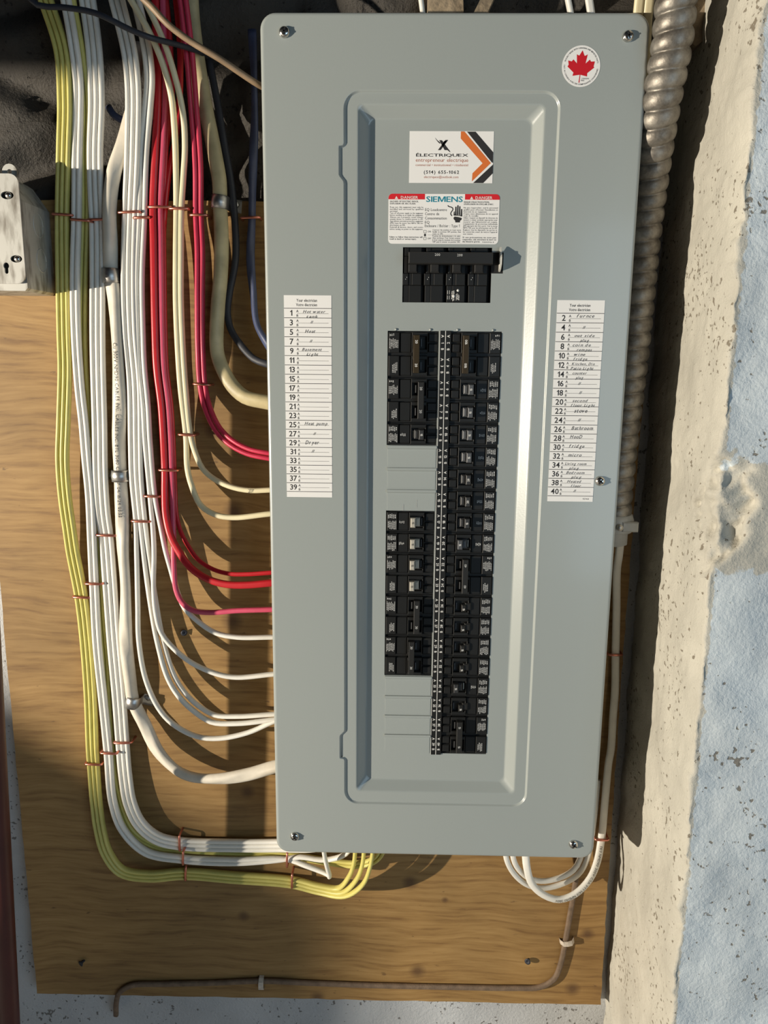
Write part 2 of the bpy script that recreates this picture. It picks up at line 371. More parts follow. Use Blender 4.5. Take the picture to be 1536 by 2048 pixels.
def text(mb, s, x, z, size, y, style='r', align='L', fit=None, ang=0, mi=0, track=0.085, maxfit=None, sx=1.0):
    """flat lettering in the plane y, baseline from (x, z), turned by ANG degrees"""
    g, wd = layout(s, style, track)
    k = size * sx
    if fit: k = fit / wd
    elif maxfit and wd * size > maxfit: k = maxfit / wd
    o = {'L': 0, 'C': -wd * k / 2, 'R': -wd * k}[align]
    ca, sa = math.cos(math.radians(ang)), math.sin(math.radians(ang))
    for (v, f, w_), gx in g:
        pts = []
        for p in v:
            a = o + (gx + p[0]) * k; b = p[1] * size
            pts.append((x + a * ca - b * sa, y, z + a * sa + b * ca))
        mb.add(pts, f, mi)
def bar(mb, x0, x1, z0, z1, y, mi=0): mb.add([(x0, y, z0), (x1, y, z0), (x1, y, z1), (x0, y, z1)], [(0, 1, 2, 3)], mi)
def flat(mb, pts, y, mi=0): mb.poly(pts, [], y, mi)

mm = 0.001
# ================================================================== THE SETTING
PLY = 0.105                     # front of the plywood; the panel cover's face is y = 0
def build_structure():
    # floor
    mb = MB(); mb.box(-2.6, 1.6, -3.4, 0.30, -Z0 - 0.05, -Z0); solo('floor', mb, 'floor', kind='structure')
    # whitewashed wall behind the board
    mb = MB(); nx, nz = 150, 110; v = []; f = []
    for j in range(nz + 1):
        z = -0.9 + 1.685 * j / nz
        for i in range(nx + 1):
            x = -1.7 + 1.985 * i / nx
            v.append((x, 0.1285 + 0.003 * noise.noise((x * 14, 3, z * 14)) + 0.0012 * noise.noise((x * 60, 9, z * 60)), z))
    for j in range(nz):
        for i in range(nx): a = j * (nx + 1) + i; f.append((a, a + 1, a + nx + 2, a + nx + 1))
    mb.add(v, f, 0, True); solo('wall_back', mb, 'wallback', kind='structure')
    # rough stone above the board
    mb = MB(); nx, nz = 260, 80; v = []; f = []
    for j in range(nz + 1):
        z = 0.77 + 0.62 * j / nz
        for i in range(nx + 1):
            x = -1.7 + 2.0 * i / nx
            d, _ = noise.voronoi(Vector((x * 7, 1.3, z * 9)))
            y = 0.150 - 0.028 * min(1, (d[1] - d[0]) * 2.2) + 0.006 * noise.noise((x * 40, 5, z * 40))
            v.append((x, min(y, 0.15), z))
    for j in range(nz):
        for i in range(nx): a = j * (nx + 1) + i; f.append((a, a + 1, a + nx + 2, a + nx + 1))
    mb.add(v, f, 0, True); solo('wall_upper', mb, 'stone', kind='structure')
    # concrete return: the cream side that faces the panel, then the pale blue front
    mb = MB(); XS, YC = 0.266, -0.094
    prof = [(0, 0.16 - (0.16 - YC) * k / 60) for k in range(61)] + [(0.60 * (k / 95) ** 1.15, None) for k in range(1, 96)]
    nz = 620; v = []; f = []; n = len(prof)
    chip = Vector((XS, YC, 0.455))
    for j in range(nz + 1):
        z = -0.9 + 2.2 * j / nz
        ce = 0.004 * noise.noise((3.1, 7, z * 9)) + 0.003 * noise.noise((1.1, 2, z * 45)) + 0.0026 * noise.noise((5.1, 2, z * 140))
        lean = 0.012 * (0.35 - z)
        for k, (dx, y) in enumerate(prof):
            if y is not None:
                p = Vector((XS, y, z)); t = max(0, 1 - (y - YC) / 0.03)
                p.x += 0.0035 * noise.noise((y * 22, 1, z * 22)) + 0.0014 * noise.noise((y * 90, 4, z * 90)) + t * t * (0.004 + ce)
                p.y -= lean * max(0, min(1, 1 - (y - YC) / 0.2))
            else:
                p = Vector((XS + dx, YC, z)); t = max(0, 1 - dx / 0.02)
                p.y += 0.0035 * noise.noise((dx * 20, 11, z * 20)) + 0.0009 * noise.noise((dx * 85, 14, z * 85)) - lean
                p.x += t * t * (0.004 + ce)
            q = p - chip; r = math.sqrt((q.x / 0.040) ** 2 + (q.y / 0.045) ** 2 + (q.z / 0.065) ** 2)
            r += 0.35 * noise.noise((p.x * 45 + 3, p.y * 45, p.z * 45))
            if r < 1:
                d, _ = noise.voronoi(Vector((p.x * 46, p.y * 46, p.z * 46)))
                a = min(1, (1 - r) * 4.0) * (0.002 + 0.016 * abs(noise.noise((p.x * 62, p.y * 62, p.z * 62))) + 0.007 * d[0] + 0.009 * noise.noise((p.x * 26, p.y * 26, p.z * 26)))
                p.x += a * 0.8; p.y += a * 0.8
            v.append(tuple(p))
    for j in range(nz):
        for i in range(n - 1): a = j * n + i; f.append((a, a + 1, a + n + 1, a + n))
    mb.add(v, f, 0, True); solo('wall_right', mb, 'wallright', kind='structure')
    # unseen joist stub and low sloped slab, both added to block the bulb's light
    mb = MB(); mb.box(-2.3, -1.39, -0.62, -0.58, 0.67, 1.25); solo('shading_joist', mb, 'joist', kind='structure')
    mb = MB(); Q = [(-1.0, -Z0), (0.12, -Z0), (0.12, 0.33), (-0.90, 0.318), (-1.0, 0.250)]
    for xx in (-2.04, -2.0): mb.add([(xx, a, b) for a, b in Q], [(0, 1, 2, 3, 4)])
    mb.add([(xx, a, b) for xx in (-2.04, -2.0) for a, b in Q], [(i, (i + 1) % 5, 5 + (i + 1) % 5, 5 + i) for i in range(5)]); solo('light_blocker', mb, 'wallback', kind='structure')
build_structure()

def build_board():
    mb = MB(); P = []
    def j(a): return random.uniform(-a, a)
    for k in range(41): P.append((-0.5735 + 0.8265 * k / 40, -0.3135 + 0.004 * k / 40 + j(.0008)))
    for k in range(1, 90): P.append((0.2525 - 0.004 * math.sin(k / 90 * 3.1) + j(.0009), -0.3095 + 1.10 * k / 90))
    for k in range(31): P.append((0.2515 - 0.825 * k / 30, 0.7905 + j(.0008)))
    for k in range(1, 60): P.append((-0.5735 + j(.0006), 0.7905 - 1.104 * k / 60))
    mb.prism(P, PLY, PLY + 0.015)
    # object coordinates equal world coordinates so that the knots sit where they are listed
    o = solo('plywood_board', mb, 'plywood', kind='structure'); del o['kind']
    tag(o, 'large aged plywood backing board with knots, fixed to the wall behind the grey panel', 'board')
    mb = MB(); y = -0.056
    L = []
    for k in range(41):
        z = -Z0 + 2.1 * k / 40; xc = -0.508 - 0.013 + 0.040 * (z + 0.10)
        L.append([(xc + 0.013 * math.cos(2 * math.pi * i / 20), y + 0.013 * math.sin(2 * math.pi * i / 20), z) for i in range(20)])
    mb.loops(L); solo('standpipe', mb, 'pipe', 'dark red painted steel pipe standing in front of the board edge', 'pipe')
build_board()

# ================================================================== THE PANEL
W, H = 0.395, 0.9518
def arc_in(P, r, y0, steps=5):
    """rolled edge: loops from the face loop out to loop P and back by r"""
    return [(offset_poly(P, r * (1 - math.sin(math.pi / 2 * k / steps))), y0 + r * (1 - math.cos(math.pi / 2 * k / steps))) for k in range(steps + 1)]
ROW = 0.02527
def row_z(n): return 0.6380 - ROW * n          # top of row n (0..19)
XL, XLi, XR, XRi = -0.0645, -0.0082, 0.0612, 0.0062
YF = 0.012                                      # floor of the recess
def panel():
    t = thing('electrical_panel', (0, 0.0, 0.0), 'tall grey steel breaker panel with recessed front and printed stickers', 'electrical panel')
    # --- back box
    mb = MB()
    x0, x1, z0, z1 = -0.186, 0.186, 0.012, 0.940
    mb.box(x0, x1, 0.101, 0.1045, z0, z1); mb.box(x0, x0 + .0015, 0.006, 0.1045, z0, z1); mb.box(x1 - .0015, x1, 0.006, 0.1045, z0, z1)
    mb.box(x0, x1, 0.006, 0.1045, z0, z0 + .0015); mb.box(x0, x1, 0.006, 0.1045, z1 - .0015, z1)
    part('enclosure_box', mb, 'paint', t)
    # --- cover
    mb = MB()
    out = rrect(-W / 2, W / 2, 0, H, 0.016, 8)
    roll = arc_in(out, 0.004, 0.0)
    xl, xr, zb, zt = -0.1125, 0.1115, 0.069, 0.879
    emb = []
    r = 0.018
    for cx, cz, a0 in ((xr - r, zb + r, -90), (xr - r, zt - r, 0), (xl + r, zt - r, 90)):
        for k in range(9): a = math.radians(a0 + 90 * k / 8); emb.append((cx + r * math.cos(a), cz + r * math.sin(a)))
    xn = xl - 0.0052
    emb += [(xl, 0.828), (xl - .001, 0.8262), (xn, 0.8255), (xn, 0.823), (xn, 0.797), (xn + .001, 0.795), (xl - .0005, 0.7905), (xl, 0.788),
            (xl, 0.168), (xl - .0005, 0.1655), (xn, 0.1605), (xn - .0005, 0.158), (xn - .0005, 0.131), (xn, 0.1295), (xl - .001, 0.1288), (xl, 0.127)]
    for k in range(9): a = math.radians(180 + 90 * k / 8); emb.append((xl + r + r * math.cos(a), zb + r + r * math.sin(a)))
    ND = 0.0022
    mb.poly(roll[0][0], [emb], 0.0)
    for (A, ya), (B, yb) in zip(roll, roll[1:]): mb.ring(B, yb, A, ya)
    mb.ring(out, 0.014, out, roll[-1][1])
    # shallow step
    st = [(offset_poly(emb, 0.0028 * (k / 6)), ND * (0.5 - 0.5 * math.cos(math.pi * k / 6))) for k in range(7)]
    for (A, ya), (B, yb) in zip(st, st[1:]): mb.ring(A, ya, B, yb)
    # deep trough
    rec = rrect(-0.0985, 0.0968, 0.0845, 0.8670, 0.006, 8)
    mb.poly(st[-1][0], [rec], ND)
    prof = []
    wd, dp = 0.0135, YF - ND
    for k in range(15):
        u = k / 14
        # straight slope eased at both ends
        e = 0.18
        if u < e: h = u * u / (2 * e)
        elif u > 1 - e: h = 1 - e - (1 - u) ** 2 / (2 * e)
        else: h = u - e / 2
        prof.append((wd * u, ND + dp * h / (1 - e)))
    def rec_at(d): return rrect(-0.0985 + d, 0.0968 - d, 0.0845 + d, 0.8670 - d, 0.006 + d * 0.15, 8)
    for (d0, ya), (d1, yb) in zip(prof, prof[1:]): mb.ring(rec_at(d0), ya, rec_at(d1), yb)
    floor = rec_at(wd)
    def rect(a, b, c, d): return [(a, c), (b, c), (b, d), (a, d)]
    main = [(-0.0489, 0.6685), (0.0475, 0.6685), (0.0475, 0.6995), (0.0600, 0.6995), (0.0600, 0.7215), (0.0475, 0.7215), (0.0475, 0.7262), (-0.0489, 0.7262)]
    h1 = rect(XL, XLi, row_z(5), row_z(0)); h2 = rect(XL, XLi, row_z(16), row_z(8)); h3 = rect(XRi - .0115, XR, row_z(20), row_z(0))
    mb.poly(floor, [main, h1, h2, h3], YF)
    for h in (main, h1, h2, h3): mb.ring(h, YF, h, YF + 0.0016, smooth=False)
    cover = part('cover', mb, 'paint', t)
    # dents that mark the edge of the door frame above the breakers
    for x in (-0.0555, -0.0175, 0.0125, 0.0515):
        b = MB(); b.lathe((x, 0.6395), [(0.0001, YF - .0016), (0.0011, YF - .0012), (0.0017, YF + .0002)], 10); part('lance', b, 'paint', cover)
    # blank twist-out plates
    for rn in (5, 6, 7, 16, 17, 18, 19):
        b = MB(); zt_ = row_z(rn) - 0.0006; zb_ = row_z(rn + 1) + 0.0001
        y1, y0 = YF + .0016, YF - 0.0022
        # plate leaning a little forward at its top lip
        v = [(XL + .0008, y0, zt_), (XLi + .0006, y0, zt_), (XLi + .0006, y0 - .0002, zt_ - .0026), (XL + .0008, y0 - .0002, zt_ - .0026),
             (XLi - .0002, YF - .0004, zt_ - .0040), (XL + .0014, YF - .0004, zt_ - .0040), (XLi - .0002, YF - .0003, zb_), (XL + .0014, YF - .0003, zb_),
             (XL + .0008, y1, zt_), (XLi + .0006, y1, zt_), (XL + .0014, y1, zb_), (XLi - .0002, y1, zb_)]
        b.add(v, [(3, 2, 1, 0), (5, 4, 2, 3), (7, 6, 4, 5), (0, 1, 9, 8), (10, 11, 6, 7), (0, 8, 10, 7, 5, 3), (9, 1, 2, 4, 6, 11)])
        pl = part('blank_plate', b, 'paint', cover)
    b = MB()
    bar(b, XL + 0.0195, XL + 0.0199, row_z(8) + .0002, row_z(8) + .0075, YF - .0007); bar(b, XL + .0350, XL + .0353, row_z(8) + .004, row_z(8) + .009, YF - .0007)
    bar(b, XL + .0352, XL + .0355, row_z(8) + .010, row_z(8) + .013, YF - .0007)
    part('scratch', b, 'greyink', cover)
    # cover screws
    for x, z, a in ((-0.1723, 0.9324, 70), (0.1756, 0.9290, 110), (-0.1738, 0.0238, 35), (0.1717, 0.0206, 60), (0.1759, 0.4750, 50)):
        b = MB(); R = 0.0056
        b.lathe((x, z), [(0.0002, -0.0044), (R * .42, -0.0043), (R * .75, -0.0036), (R * .95, -0.0022), (R, -0.0008), (R, 0.0)], 24)
        sc = part('screw', b, 'chrome', t)
        b = MB(); c, s = math.cos(math.radians(a)), math.sin(math.radians(a))
        for d in ((c, s), (-s, c)):
            px_, pz_ = d; qx, qz = -d[1], d[0]; l, w_ = R * 0.62, R * 0.13
            P = [(x + px_ * l * i + qx * w_ * k, z + pz_ * l * i + qz * w_ * k) for i, k in ((-1, -1), (1, -1), (1, 1), (-1, 1))]
            b.prism(P, -0.00465, -0.0040)
        part('screw_slot', b, 'hole', sc)
    return t, cover
PANEL, COVER = panel()

# ------------------------------------------------------------------ stickers
def sticker(name, P, y, mat, label):
    b = MB(); b.prism(P, y - 0.00025, y); return part(name, b, mat, PANEL, label)
def quad(x0, x1, z0, z1): return [(x0, z0), (x1, z0), (x1, z1), (x0, z1)]
def directory(x0, x1, z0, z1, nums, notes, lean, lab, foot=None):
    def T(x, z): return x
    o = sticker('directory_label', quad(x0, x1, z0, z1), 0.0, 'paper', lab)
    y = -0.00032; w_ = x1 - x0
    pr, hd = MB(), MB()
    text(pr, 'Your electrician', (x0 + x1) / 2 - .001, z1 - .0068, .0043, y, 'b', 'C', fit=.0222)
    text(pr, 'Votre électricien', (x0 + x1) / 2 - .0012, z1 - .0114, .0043, y, 'b', 'C', fit=.0227)
    zt = z1 - .0137; rh = (zt - (z0 + .0064)) / 20
    for i in range(21): bar(pr, x0, x1, zt - i * rh - .00030, zt - i * rh + .00030, y)
    for i, n in enumerate(nums):
        zz = zt - i * rh
        text(pr, str(n), x0 + .0078, zz - .0079, .0086, y, 'b', 'C', track=.06)
        text(pr, 'A', x0 + .0145, zz - .0042, .0036, y, 'b', 'C'); text(pr, 'B', x0 + .0145, zz - .0089, .0036, y, 'b', 'C')
        bar(pr, x0 + .0142, x1 - .0032, zz - .0056, zz - .0053, y)
    if foot: text(pr, foot, x1 - .0045, z0 + .0024, .0022, y, 'b', 'R')
    for n, ls in notes.items():
        i = nums.index(n); zz = zt - i * rh
        for (s, dx, dz, size, fit) in ls: text(hd, s, x0 + dx, zz - dz, size, y - .00005, 'h', 'L', fit=fit)
    part('printed_lettering', pr, 'ink', o); part('handwriting', hd, 'pen', o)
up, lo = .0049, .0098
directory(-0.1772, -0.1256, 0.4525, 0.6742, list(range(1, 40, 2)), {
    1: [('Hot water', .0205, up, .0044, .0245), ('tank', .0245, lo, .0040, .0125)], 3: [('"', .0285, .0062, .0050, None)],
    5: [('Heat', .0225, .0058, .0052, .0115)], 7: [('"', .0275, .0062, .0050, None)],
    9: [('Basement', .0190, up, .0046, .0220), ('Light', .0240, lo, .0042, .0130)],
    25: [('Heat pump', .0210, .0052, .0050, .0255)], 27: [('"', .0305, .0066, .0050, None)],
    29: [('Dryer', .0215, .0066, .0062, .0155)], 31: [('"', .0285, .0062, .0056, None)]}, 0,
    'white paper circuit list with odd numbers and pen notes')
directory(0.1180, 0.1690, 0.4512, 0.6712, list(range(2, 41, 2)), {
    2: [('furnce', .0215, .0044, .0052, .0190)], 4: [('"', .0285, .0066, .0050, None)],
    6: [('out side', .0205, up, .0044, .0215), ('plug', .0265, lo, .0042, .0100)],
    8: [('coin de', .0190, up, .0044, .0195), ('rempas', .0235, lo, .0042, .0165)],
    10: [('wine', .0210, up, .0046, .0120), ('fridge', .0205, lo, .0044, .0150)],
    12: [('Kitchen, Din', .0190, up, .0040, .0250), ('Patio Light', .0180, lo, .0042, .0250)],
    14: [('counter', .0205, up, .0042, .0155), ('plug', .0240, lo, .0042, .0085)],
    16: [('"', .0270, .0066, .0050, None)], 18: [('"', .0285, .0066, .0054, None)],
    20: [('second', .0220, up, .0044, .0170), ('floor Light', .0205, lo, .0042, .0265)],
    22: [('stove', .0245, .0064, .0062, .0145)], 24: [('"', .0290, .0066, .0056, None)],
    26: [('Bathroom', .0225, .0054, .0056, .0240)], 28: [('HooD', .0215, .0050, .0056, .0135)],
    30: [('fridge', .0210, .0056, .0058, .0170)], 32: [('micro', .0205, .0052, .0050, .0150)],
    34: [('Living room', .0175, up, .0044, .0240), ('plug', .0220, lo, .0042, .0115)],
    36: [('Bedroom', .0195, up, .0044, .0205), ('plug', .0250, lo, .0042, .0120)],
    38: [('Heated', .0210, up, .0044, .0160), ('floor', .0255, lo, .0042, .0115)],
    40: [('"', .0285, .0060, .0050, None)]}, 0, 'white paper circuit list with even numbers and pen notes', '9274-B')

def business_card():
    x0, x1, z0, z1 = -0.0434, 0.0452, 0.7916, 0.8428
    o = sticker('business_card', quad(x0, x1, z0, z1), YF, 'paper', 'white contractor business card with orange and black arrow')
    y = YF - .00033
    def X(c): return x0 + (c - 307) / (1162 - 307) * (x1 - x0)
    def Z(r): return z1 - (r - 110) / (648 - 110) * (z1 - z0)
    b = MB(); flat(b, [(X(p), Z(q)) for p, q in ((826, 112), (862, 112), (1140, 438), (952, 630), (955, 545), (1055, 440), (826, 185))][::-1], y)
    part('orange_arrow', b, 'orange', o)
    b = MB(); flat(b, [(X(p), Z(q)) for p, q in ((888, 114), (975, 114), (1160, 325), (1160, 436), (1150, 432))][::-1], y)
    flat(b, [(X(p), Z(q)) for p, q in ((1162, 452), (1162, 545), (1068, 647), (965, 647))][::-1], y)
    part('black_band', b, 'ink', o)
    b = MB()
    # crossed-bolt mark
    for P in (((565, 175), (585, 200), (605, 215), (625, 235), (612, 238), (590, 215), (575, 195)), ((700, 200), (672, 200), (597, 305), (625, 305)),
              ((608, 203), (635, 203), (650, 222), (668, 248), (722, 318), (722, 328), (694, 305), (665, 305)), ((660, 210), (690, 208), (660, 245), (650, 225))):
        flat(b, [(X(p), Z(q)) for p, q in P], y)
    text(b, 'ÉLECTRIQUEX', X(375), Z(372), .0041, y, 'b', fit=X(908) - X(375), track=.05)
    text(b, '(514) 655-1062', X(458), Z(551), .0046, y, 'b', fit=X(818) - X(458), track=.16)
    part('black_lettering', b, 'ink', o)
    b = MB()
    text(b, 'entrepreneur electrique', X(373), Z(427), .0052, y, 'r', fit=X(908) - X(373))
    text(b, 'commercial • institutionnel • résidentiel', X(372), Z(472), .0034, y, 'r', fit=X(908) - X(372))
    text(b, 'electriquex@outlook.com', X(460), Z(597), .0034, y, 'r', fit=X(812) - X(460))
    part('rust_lettering', b, 'brownink', o)
business_card()

def danger():
    x0, x1, z0, z1 = -0.0650, 0.0536, 0.7297, 0.7806
    o = sticker('warning_label', rrect(x0, x1, z0, z1, .0042, 6), YF, 'paper', 'white bilingual warning label with two red bands')
    y = YF - .00033; y2 = y - .00006
    def X(c): return x0 + (c - 82) / (1220 - 82) * (x1 - x0)
    def Z(r): return z1 - (r - 755) / (1270 - 755) * (z1 - z0)
    b = MB(); r = .0042
    A = rrect(x0, X(455), Z(812), z1 + .01, .001, 2)
    c = [(x0 + r - r * math.cos(a), z1 - r + r * math.sin(a)) for a in [math.pi / 2 * k / 6 for k in range(7)]]
    flat(b, [(X(455), Z(812)), (X(455), z1), *c[::-1], (x0, Z(812))], y); part('red_band', b, 'redink', o); b = MB()
    c = [(x1 - r + r * math.sin(a), z1 - r + r * math.cos(a)) for a in [math.pi / 2 * k / 6 for k in range(7)]]
    flat(b, [(x1, Z(812)), *c[::-1], (X(865), z1), (X(865), Z(812))], y)
    part('red_band', b, 'redink', o)
    for cx, tx0, tx1 in ((163, 208, 385), (933, 972, 1145)):
        b = MB(); text(b, 'DANGER', X(tx0), Z(806), .0040, y2, 'b', fit=X(tx1) - X(tx0))
        flat(b, [(X(cx - 17), Z(808)), (X(cx + 17), Z(808)), (X(cx), Z(778))], y2); part('danger_lettering', b, 'whiteink', o)
    b = MB(); text(b, 'SIEMENS', X(468), Z(836), .0079, y, 'b', fit=X(843) - X(468), track=.06); part('maker_name', b, 'teal', o)
    b = MB()
    for s, zz, x2 in (('EQ Loadcentre', 930, 683), ('Centre de', 973, 605), ('Consommation', 1017, 683), ('EQ', 1060, 506), ('Enclosure / Boîtier : Type 1', 1096, 817)):
        text(b, s, X(459), Z(zz), .0041, y, 'r', fit=X(x2) - X(459))
    def block(lines, xa, xb, za, zb, style='r', last=None):
        n = len(lines)
        for i, s in enumerate(lines):
            zz = za + (zb - za) * i / max(1, n - 1)
            just = s.endswith('|'); s = s.rstrip('|')
            text(b, s, X(xa), Z(zz), .0022, y, style, fit=(X(xb) - X(xa)) if just else None, maxfit=X(xb) - X(xa), sx=.92)
    block(['HAZARD OF ELECTRIC SHOCK,', 'EXPLOSION OR ARC FLASH.'], 98, 425, 841, 863, 'b')
    block(['Keep out, this equipment must only be|', 'installed and serviced by qualified|', 'personnel.', 'Turn off all power supply to the equipment|', 'before working on or inside the equipment.',
           'Always use a properly rated voltage|', 'sensing device to confirm power is off.', 'Appropriate personal protective equipment|', '(PPE) must be worn. See NFPA 70E for|', 'information on PPE.',
           'Reinstall all devices, doors, and covers|', 'before turning on power to this equipment.'], 98, 440, 899, 1126)
    block(['Failure to follow these instructions will|', 'result in death or serious injury.'], 95, 435, 1207, 1228, 'b')
    block(["RISQUE D'ELECTROCUTION,", "D'EXPLOSION OU D'ECLAIR D'ARC."], 856, 1160, 844, 866, 'b')
    block(["Ne pas s'approcher, seul le personnel|", "qualifié peut effectuer l'installation et|", "l'entretien de cet équipement.", 'Coupez toute alimentation de cet appareil|', "avant d'y travailler.",
           'Utilisez toujours un dispositif de détection de|', 'tension à valeur nominale appropriée pour|', "s'assurer que l'alimentation est coupée.|", "L'équipement de protection individuelle|",
           '(EPI) approprié doit être porté. Voir la norme|', 'NFPA 70E pour les informations sur les EPI.|', 'Replacez tous les dispositifs, les portes et|', "les couvercles avant de mettre l'appareil|", 'sous tension.'], 854, 1205, 902, 1172)
    block(['Si ces précautions ne sont pas|', 'respectées, cela entraînera la mort ou|', 'des blessures graves.'], 851, 1197, 1208, 1251, 'b')
    text(b, '11-1234-01 Rev B', X(1055), Z(1255), .0019, y, 'r', fit=X(1175) - X(1055))
    block(['Contrast the position to reset move|', 'handle to extreme OFF position, then|', 'reset to ON.'], 540, 832, 1132, 1172)
    block(['Position de déclenchement à la suite|', "d'une surcharge. Pour fermer pousser|", 'le levier jusqu’au maximum de la position|', "'OFF' puis le ramener en position 'ON'."], 540, 828, 1195, 1256)
    for zz, fill in ((1142, 0), (1178, 1), (1214, 0)):
        xa, xb = X(448), X(476); za, zb = Z(zz + 14), Z(zz - 14); t_ = .0003
        if not fill:
            bar(b, xa, xb, za, za + t_, y); bar(b, xa, xb, zb - t_, zb, y); bar(b, xa, xa + t_, za, zb, y); bar(b, xb - t_, xb, za, zb, y)
        else:
            bar(b, X(453), X(472), za, zb, y)
    text(b, 'ON', X(489), Z(1150), .0024, y); text(b, 'OFF', X(489), Z(1222), .0024, y); bar(b, X(489), X(832), Z(1178), Z(1176), y)
    # hand and shock wire
    for P in (((752, 1000), (762, 985), (800, 990), (838, 1000), (835, 1018), (820, 1030), (820, 1046), (772, 1046), (770, 1028), (755, 1012)),
              ((752, 975), (754, 935), (762, 932), (765, 968), (838, 975), (842, 985), (800, 978)),
              ((766, 970), (768, 885), (776, 882), (781, 888), (782, 970)), ((785, 970), (788, 872), (797, 867), (802, 874), (801, 970)),
              ((805, 970), (808, 880), (817, 878), (821, 885), (820, 972)), ((824, 975), (827, 912), (834, 905), (840, 912), (842, 985))):
        flat(b, [(X(p), Z(q)) for p, q in P], y)
    W_ = [(690, 872), (705, 885), (725, 888), (742, 898), (745, 915), (735, 930), (725, 945), (722, 960), (730, 972), (738, 978)]
    for (a, c), (d, e) in zip(W_, W_[1:]):
        n = Vector((-(e - c), d - a)).normalized() * 5
        flat(b, [(X(a + n.x), Z(c + n.y)), (X(d + n.x), Z(e + n.y)), (X(d - n.x), Z(e - n.y)), (X(a - n.x), Z(c - n.y))], y)
    part('black_lettering', b, 'ink', o)
danger()

def leaf():
    cx, cz, R = 0.1300, 0.9014, 0.0194
    C = [(cx + R * math.cos(2 * math.pi * k / 48), cz + R * math.sin(2 * math.pi * k / 48)) for k in range(48)]
    o = sticker('maple_leaf_sticker', C, 0.0, 'paper', 'round white sticker with red maple leaf')
    y = -.00032
    def X(c): return cx + (c - 730) / 520 * R
    def Z(r): return cz - (r - 733) / 575 * R
    half = [(748, 295), (805, 440), (830, 445), (893, 408), (845, 660), (958, 550), (990, 605), (1098, 600), (1068, 740), (1090, 770), (905, 925), (905, 1018), (722, 972)]
    left = [(702, 972), (505, 1000), (530, 910), (360, 742), (390, 690), (370, 575), (470, 600), (512, 545), (610, 655), (598, 405), (665, 442)]
    b = MB(); flat(b, [(X(p), Z(q)) for p, q in half + left][::-1], y)
    flat(b, [(X(p), Z(q)) for p, q in ((702, 972), (722, 972), (708, 1190), (680, 1190))][::-1], y)
    part('maple_leaf', b, 'leafred', o)
    b = MB()
    for s, a0, a1 in (('PROUDLY MADE WITH CANADIAN AND IMPORTED PARTS', 165, 10), ('FAIT AU CANADA AVEC DES COMPOSANTES CANADIENNES', 176, 352)):
        g, wd = layout(s, 'b'); rr = R * .875
        for (v, f, w_), gx in g:
            fr = (gx + w_ / 2) / wd; a = math.radians(a0 + (a1 - a0) * fr); size = .0020
            k = abs(math.radians(a1 - a0)) * rr / wd
            dn = a1 > a0
            ca, sa = math.cos(a), math.sin(a)
            tx, tz = ((sa, -ca) if not dn else (-sa, ca)); ux, uz = ((ca, sa) if not dn else (-ca, -sa))
            b.add([(cx + rr * ca + tx * (p[0] - w_ / 2) * k + ux * (p[1] - .35) * size, y, cz + rr * sa + tz * (p[0] - w_ / 2) * k + uz * (p[1] - .35) * size) for p in v], f)
    text(b, 'CANADIAN', X(752), Z(1095), .0019, y, 'r', fit=X(960) - X(752)); text(b, 'MADE', X(745), Z(1148), .0019, y, 'r', fit=X(835) - X(745))
    part('ring_lettering', b, 'ink', o)
leaf()

# number strip between the two breaker columns
def number_strip():
    b = MB(); za, zb = row_z(20) - .0012, row_z(0) + .0004
    b.box(-0.00705, 0.00555, YF - .0012, YF + .0012, za, zb)
    o = part('number_strip', b, 'black', PANEL, 'black strip with white slot numbers')
    y = YF - .00128; b = MB()
    bar(b, -.00105, -.00035, za, zb, y); bar(b, -.0071, -.0067, za, zb, y)
    for i in range(20):
        zc = row_z(i) - ROW / 2
        for n, x, ang in ((2 * i + 1, -.0052, -90), (2 * i + 2, .0040, 90)):
            for s, dz in (('A', .0072), (str(n), 0), ('B', -.0068)):
                text(b, s, x, zc + dz, .0042, y, 'b', 'C', ang=ang, track=.05)
    part('slot_numbers', b, 'whiteink', o)
number_strip()

# ================================================================== BREAKERS
NUMW = {1: 'one', 2: 'two', 3: 'three', 4: 'four', 5: 'five', 6: 'six', 7: 'seven', 8: 'eight', 9: 'nine', 10: 'ten', 12: 'twelve', 14: 'fourteen', 16: 'sixteen', 17: 'seventeen',
        18: 'eighteen', 19: 'nineteen', 20: 'twenty', 21: 'twenty-one', 22: 'twenty-two', 23: 'twenty-three', 24: 'twenty-four', 25: 'twenty-five', 26: 'twenty-six', 27: 'twenty-seven',
        28: 'twenty-eight', 29: 'twenty-nine', 30: 'thirty', 31: 'thirty-one', 32: 'thirty-two', 34: 'thirty-four', 36: 'thirty-six', 38: 'thirty-eight', 40: 'forty'}
def scribble(b, fx, z0, z1, u0, u1, y, rows, seed, along='z'):
    """the tiny unreadable print on a breaker: short broken strokes"""
    rnd = random.Random(seed)
    for i in range(rows):
        ua = u0 + (u1 - u0) * i / rows; ub = ua + (u1 - u0) / rows * 0.58
        z = z0 + rnd.uniform(0, .25) * (z1 - z0)
        end = z1 - rnd.uniform(0, .25) * (z1 - z0)
        while z < end:
            l = rnd.uniform(.0007, .0024); bar(b, min(fx(ua), fx(ub)), max(fx(ua), fx(ub)), z, min(z + l, end), y); z += l + .0005
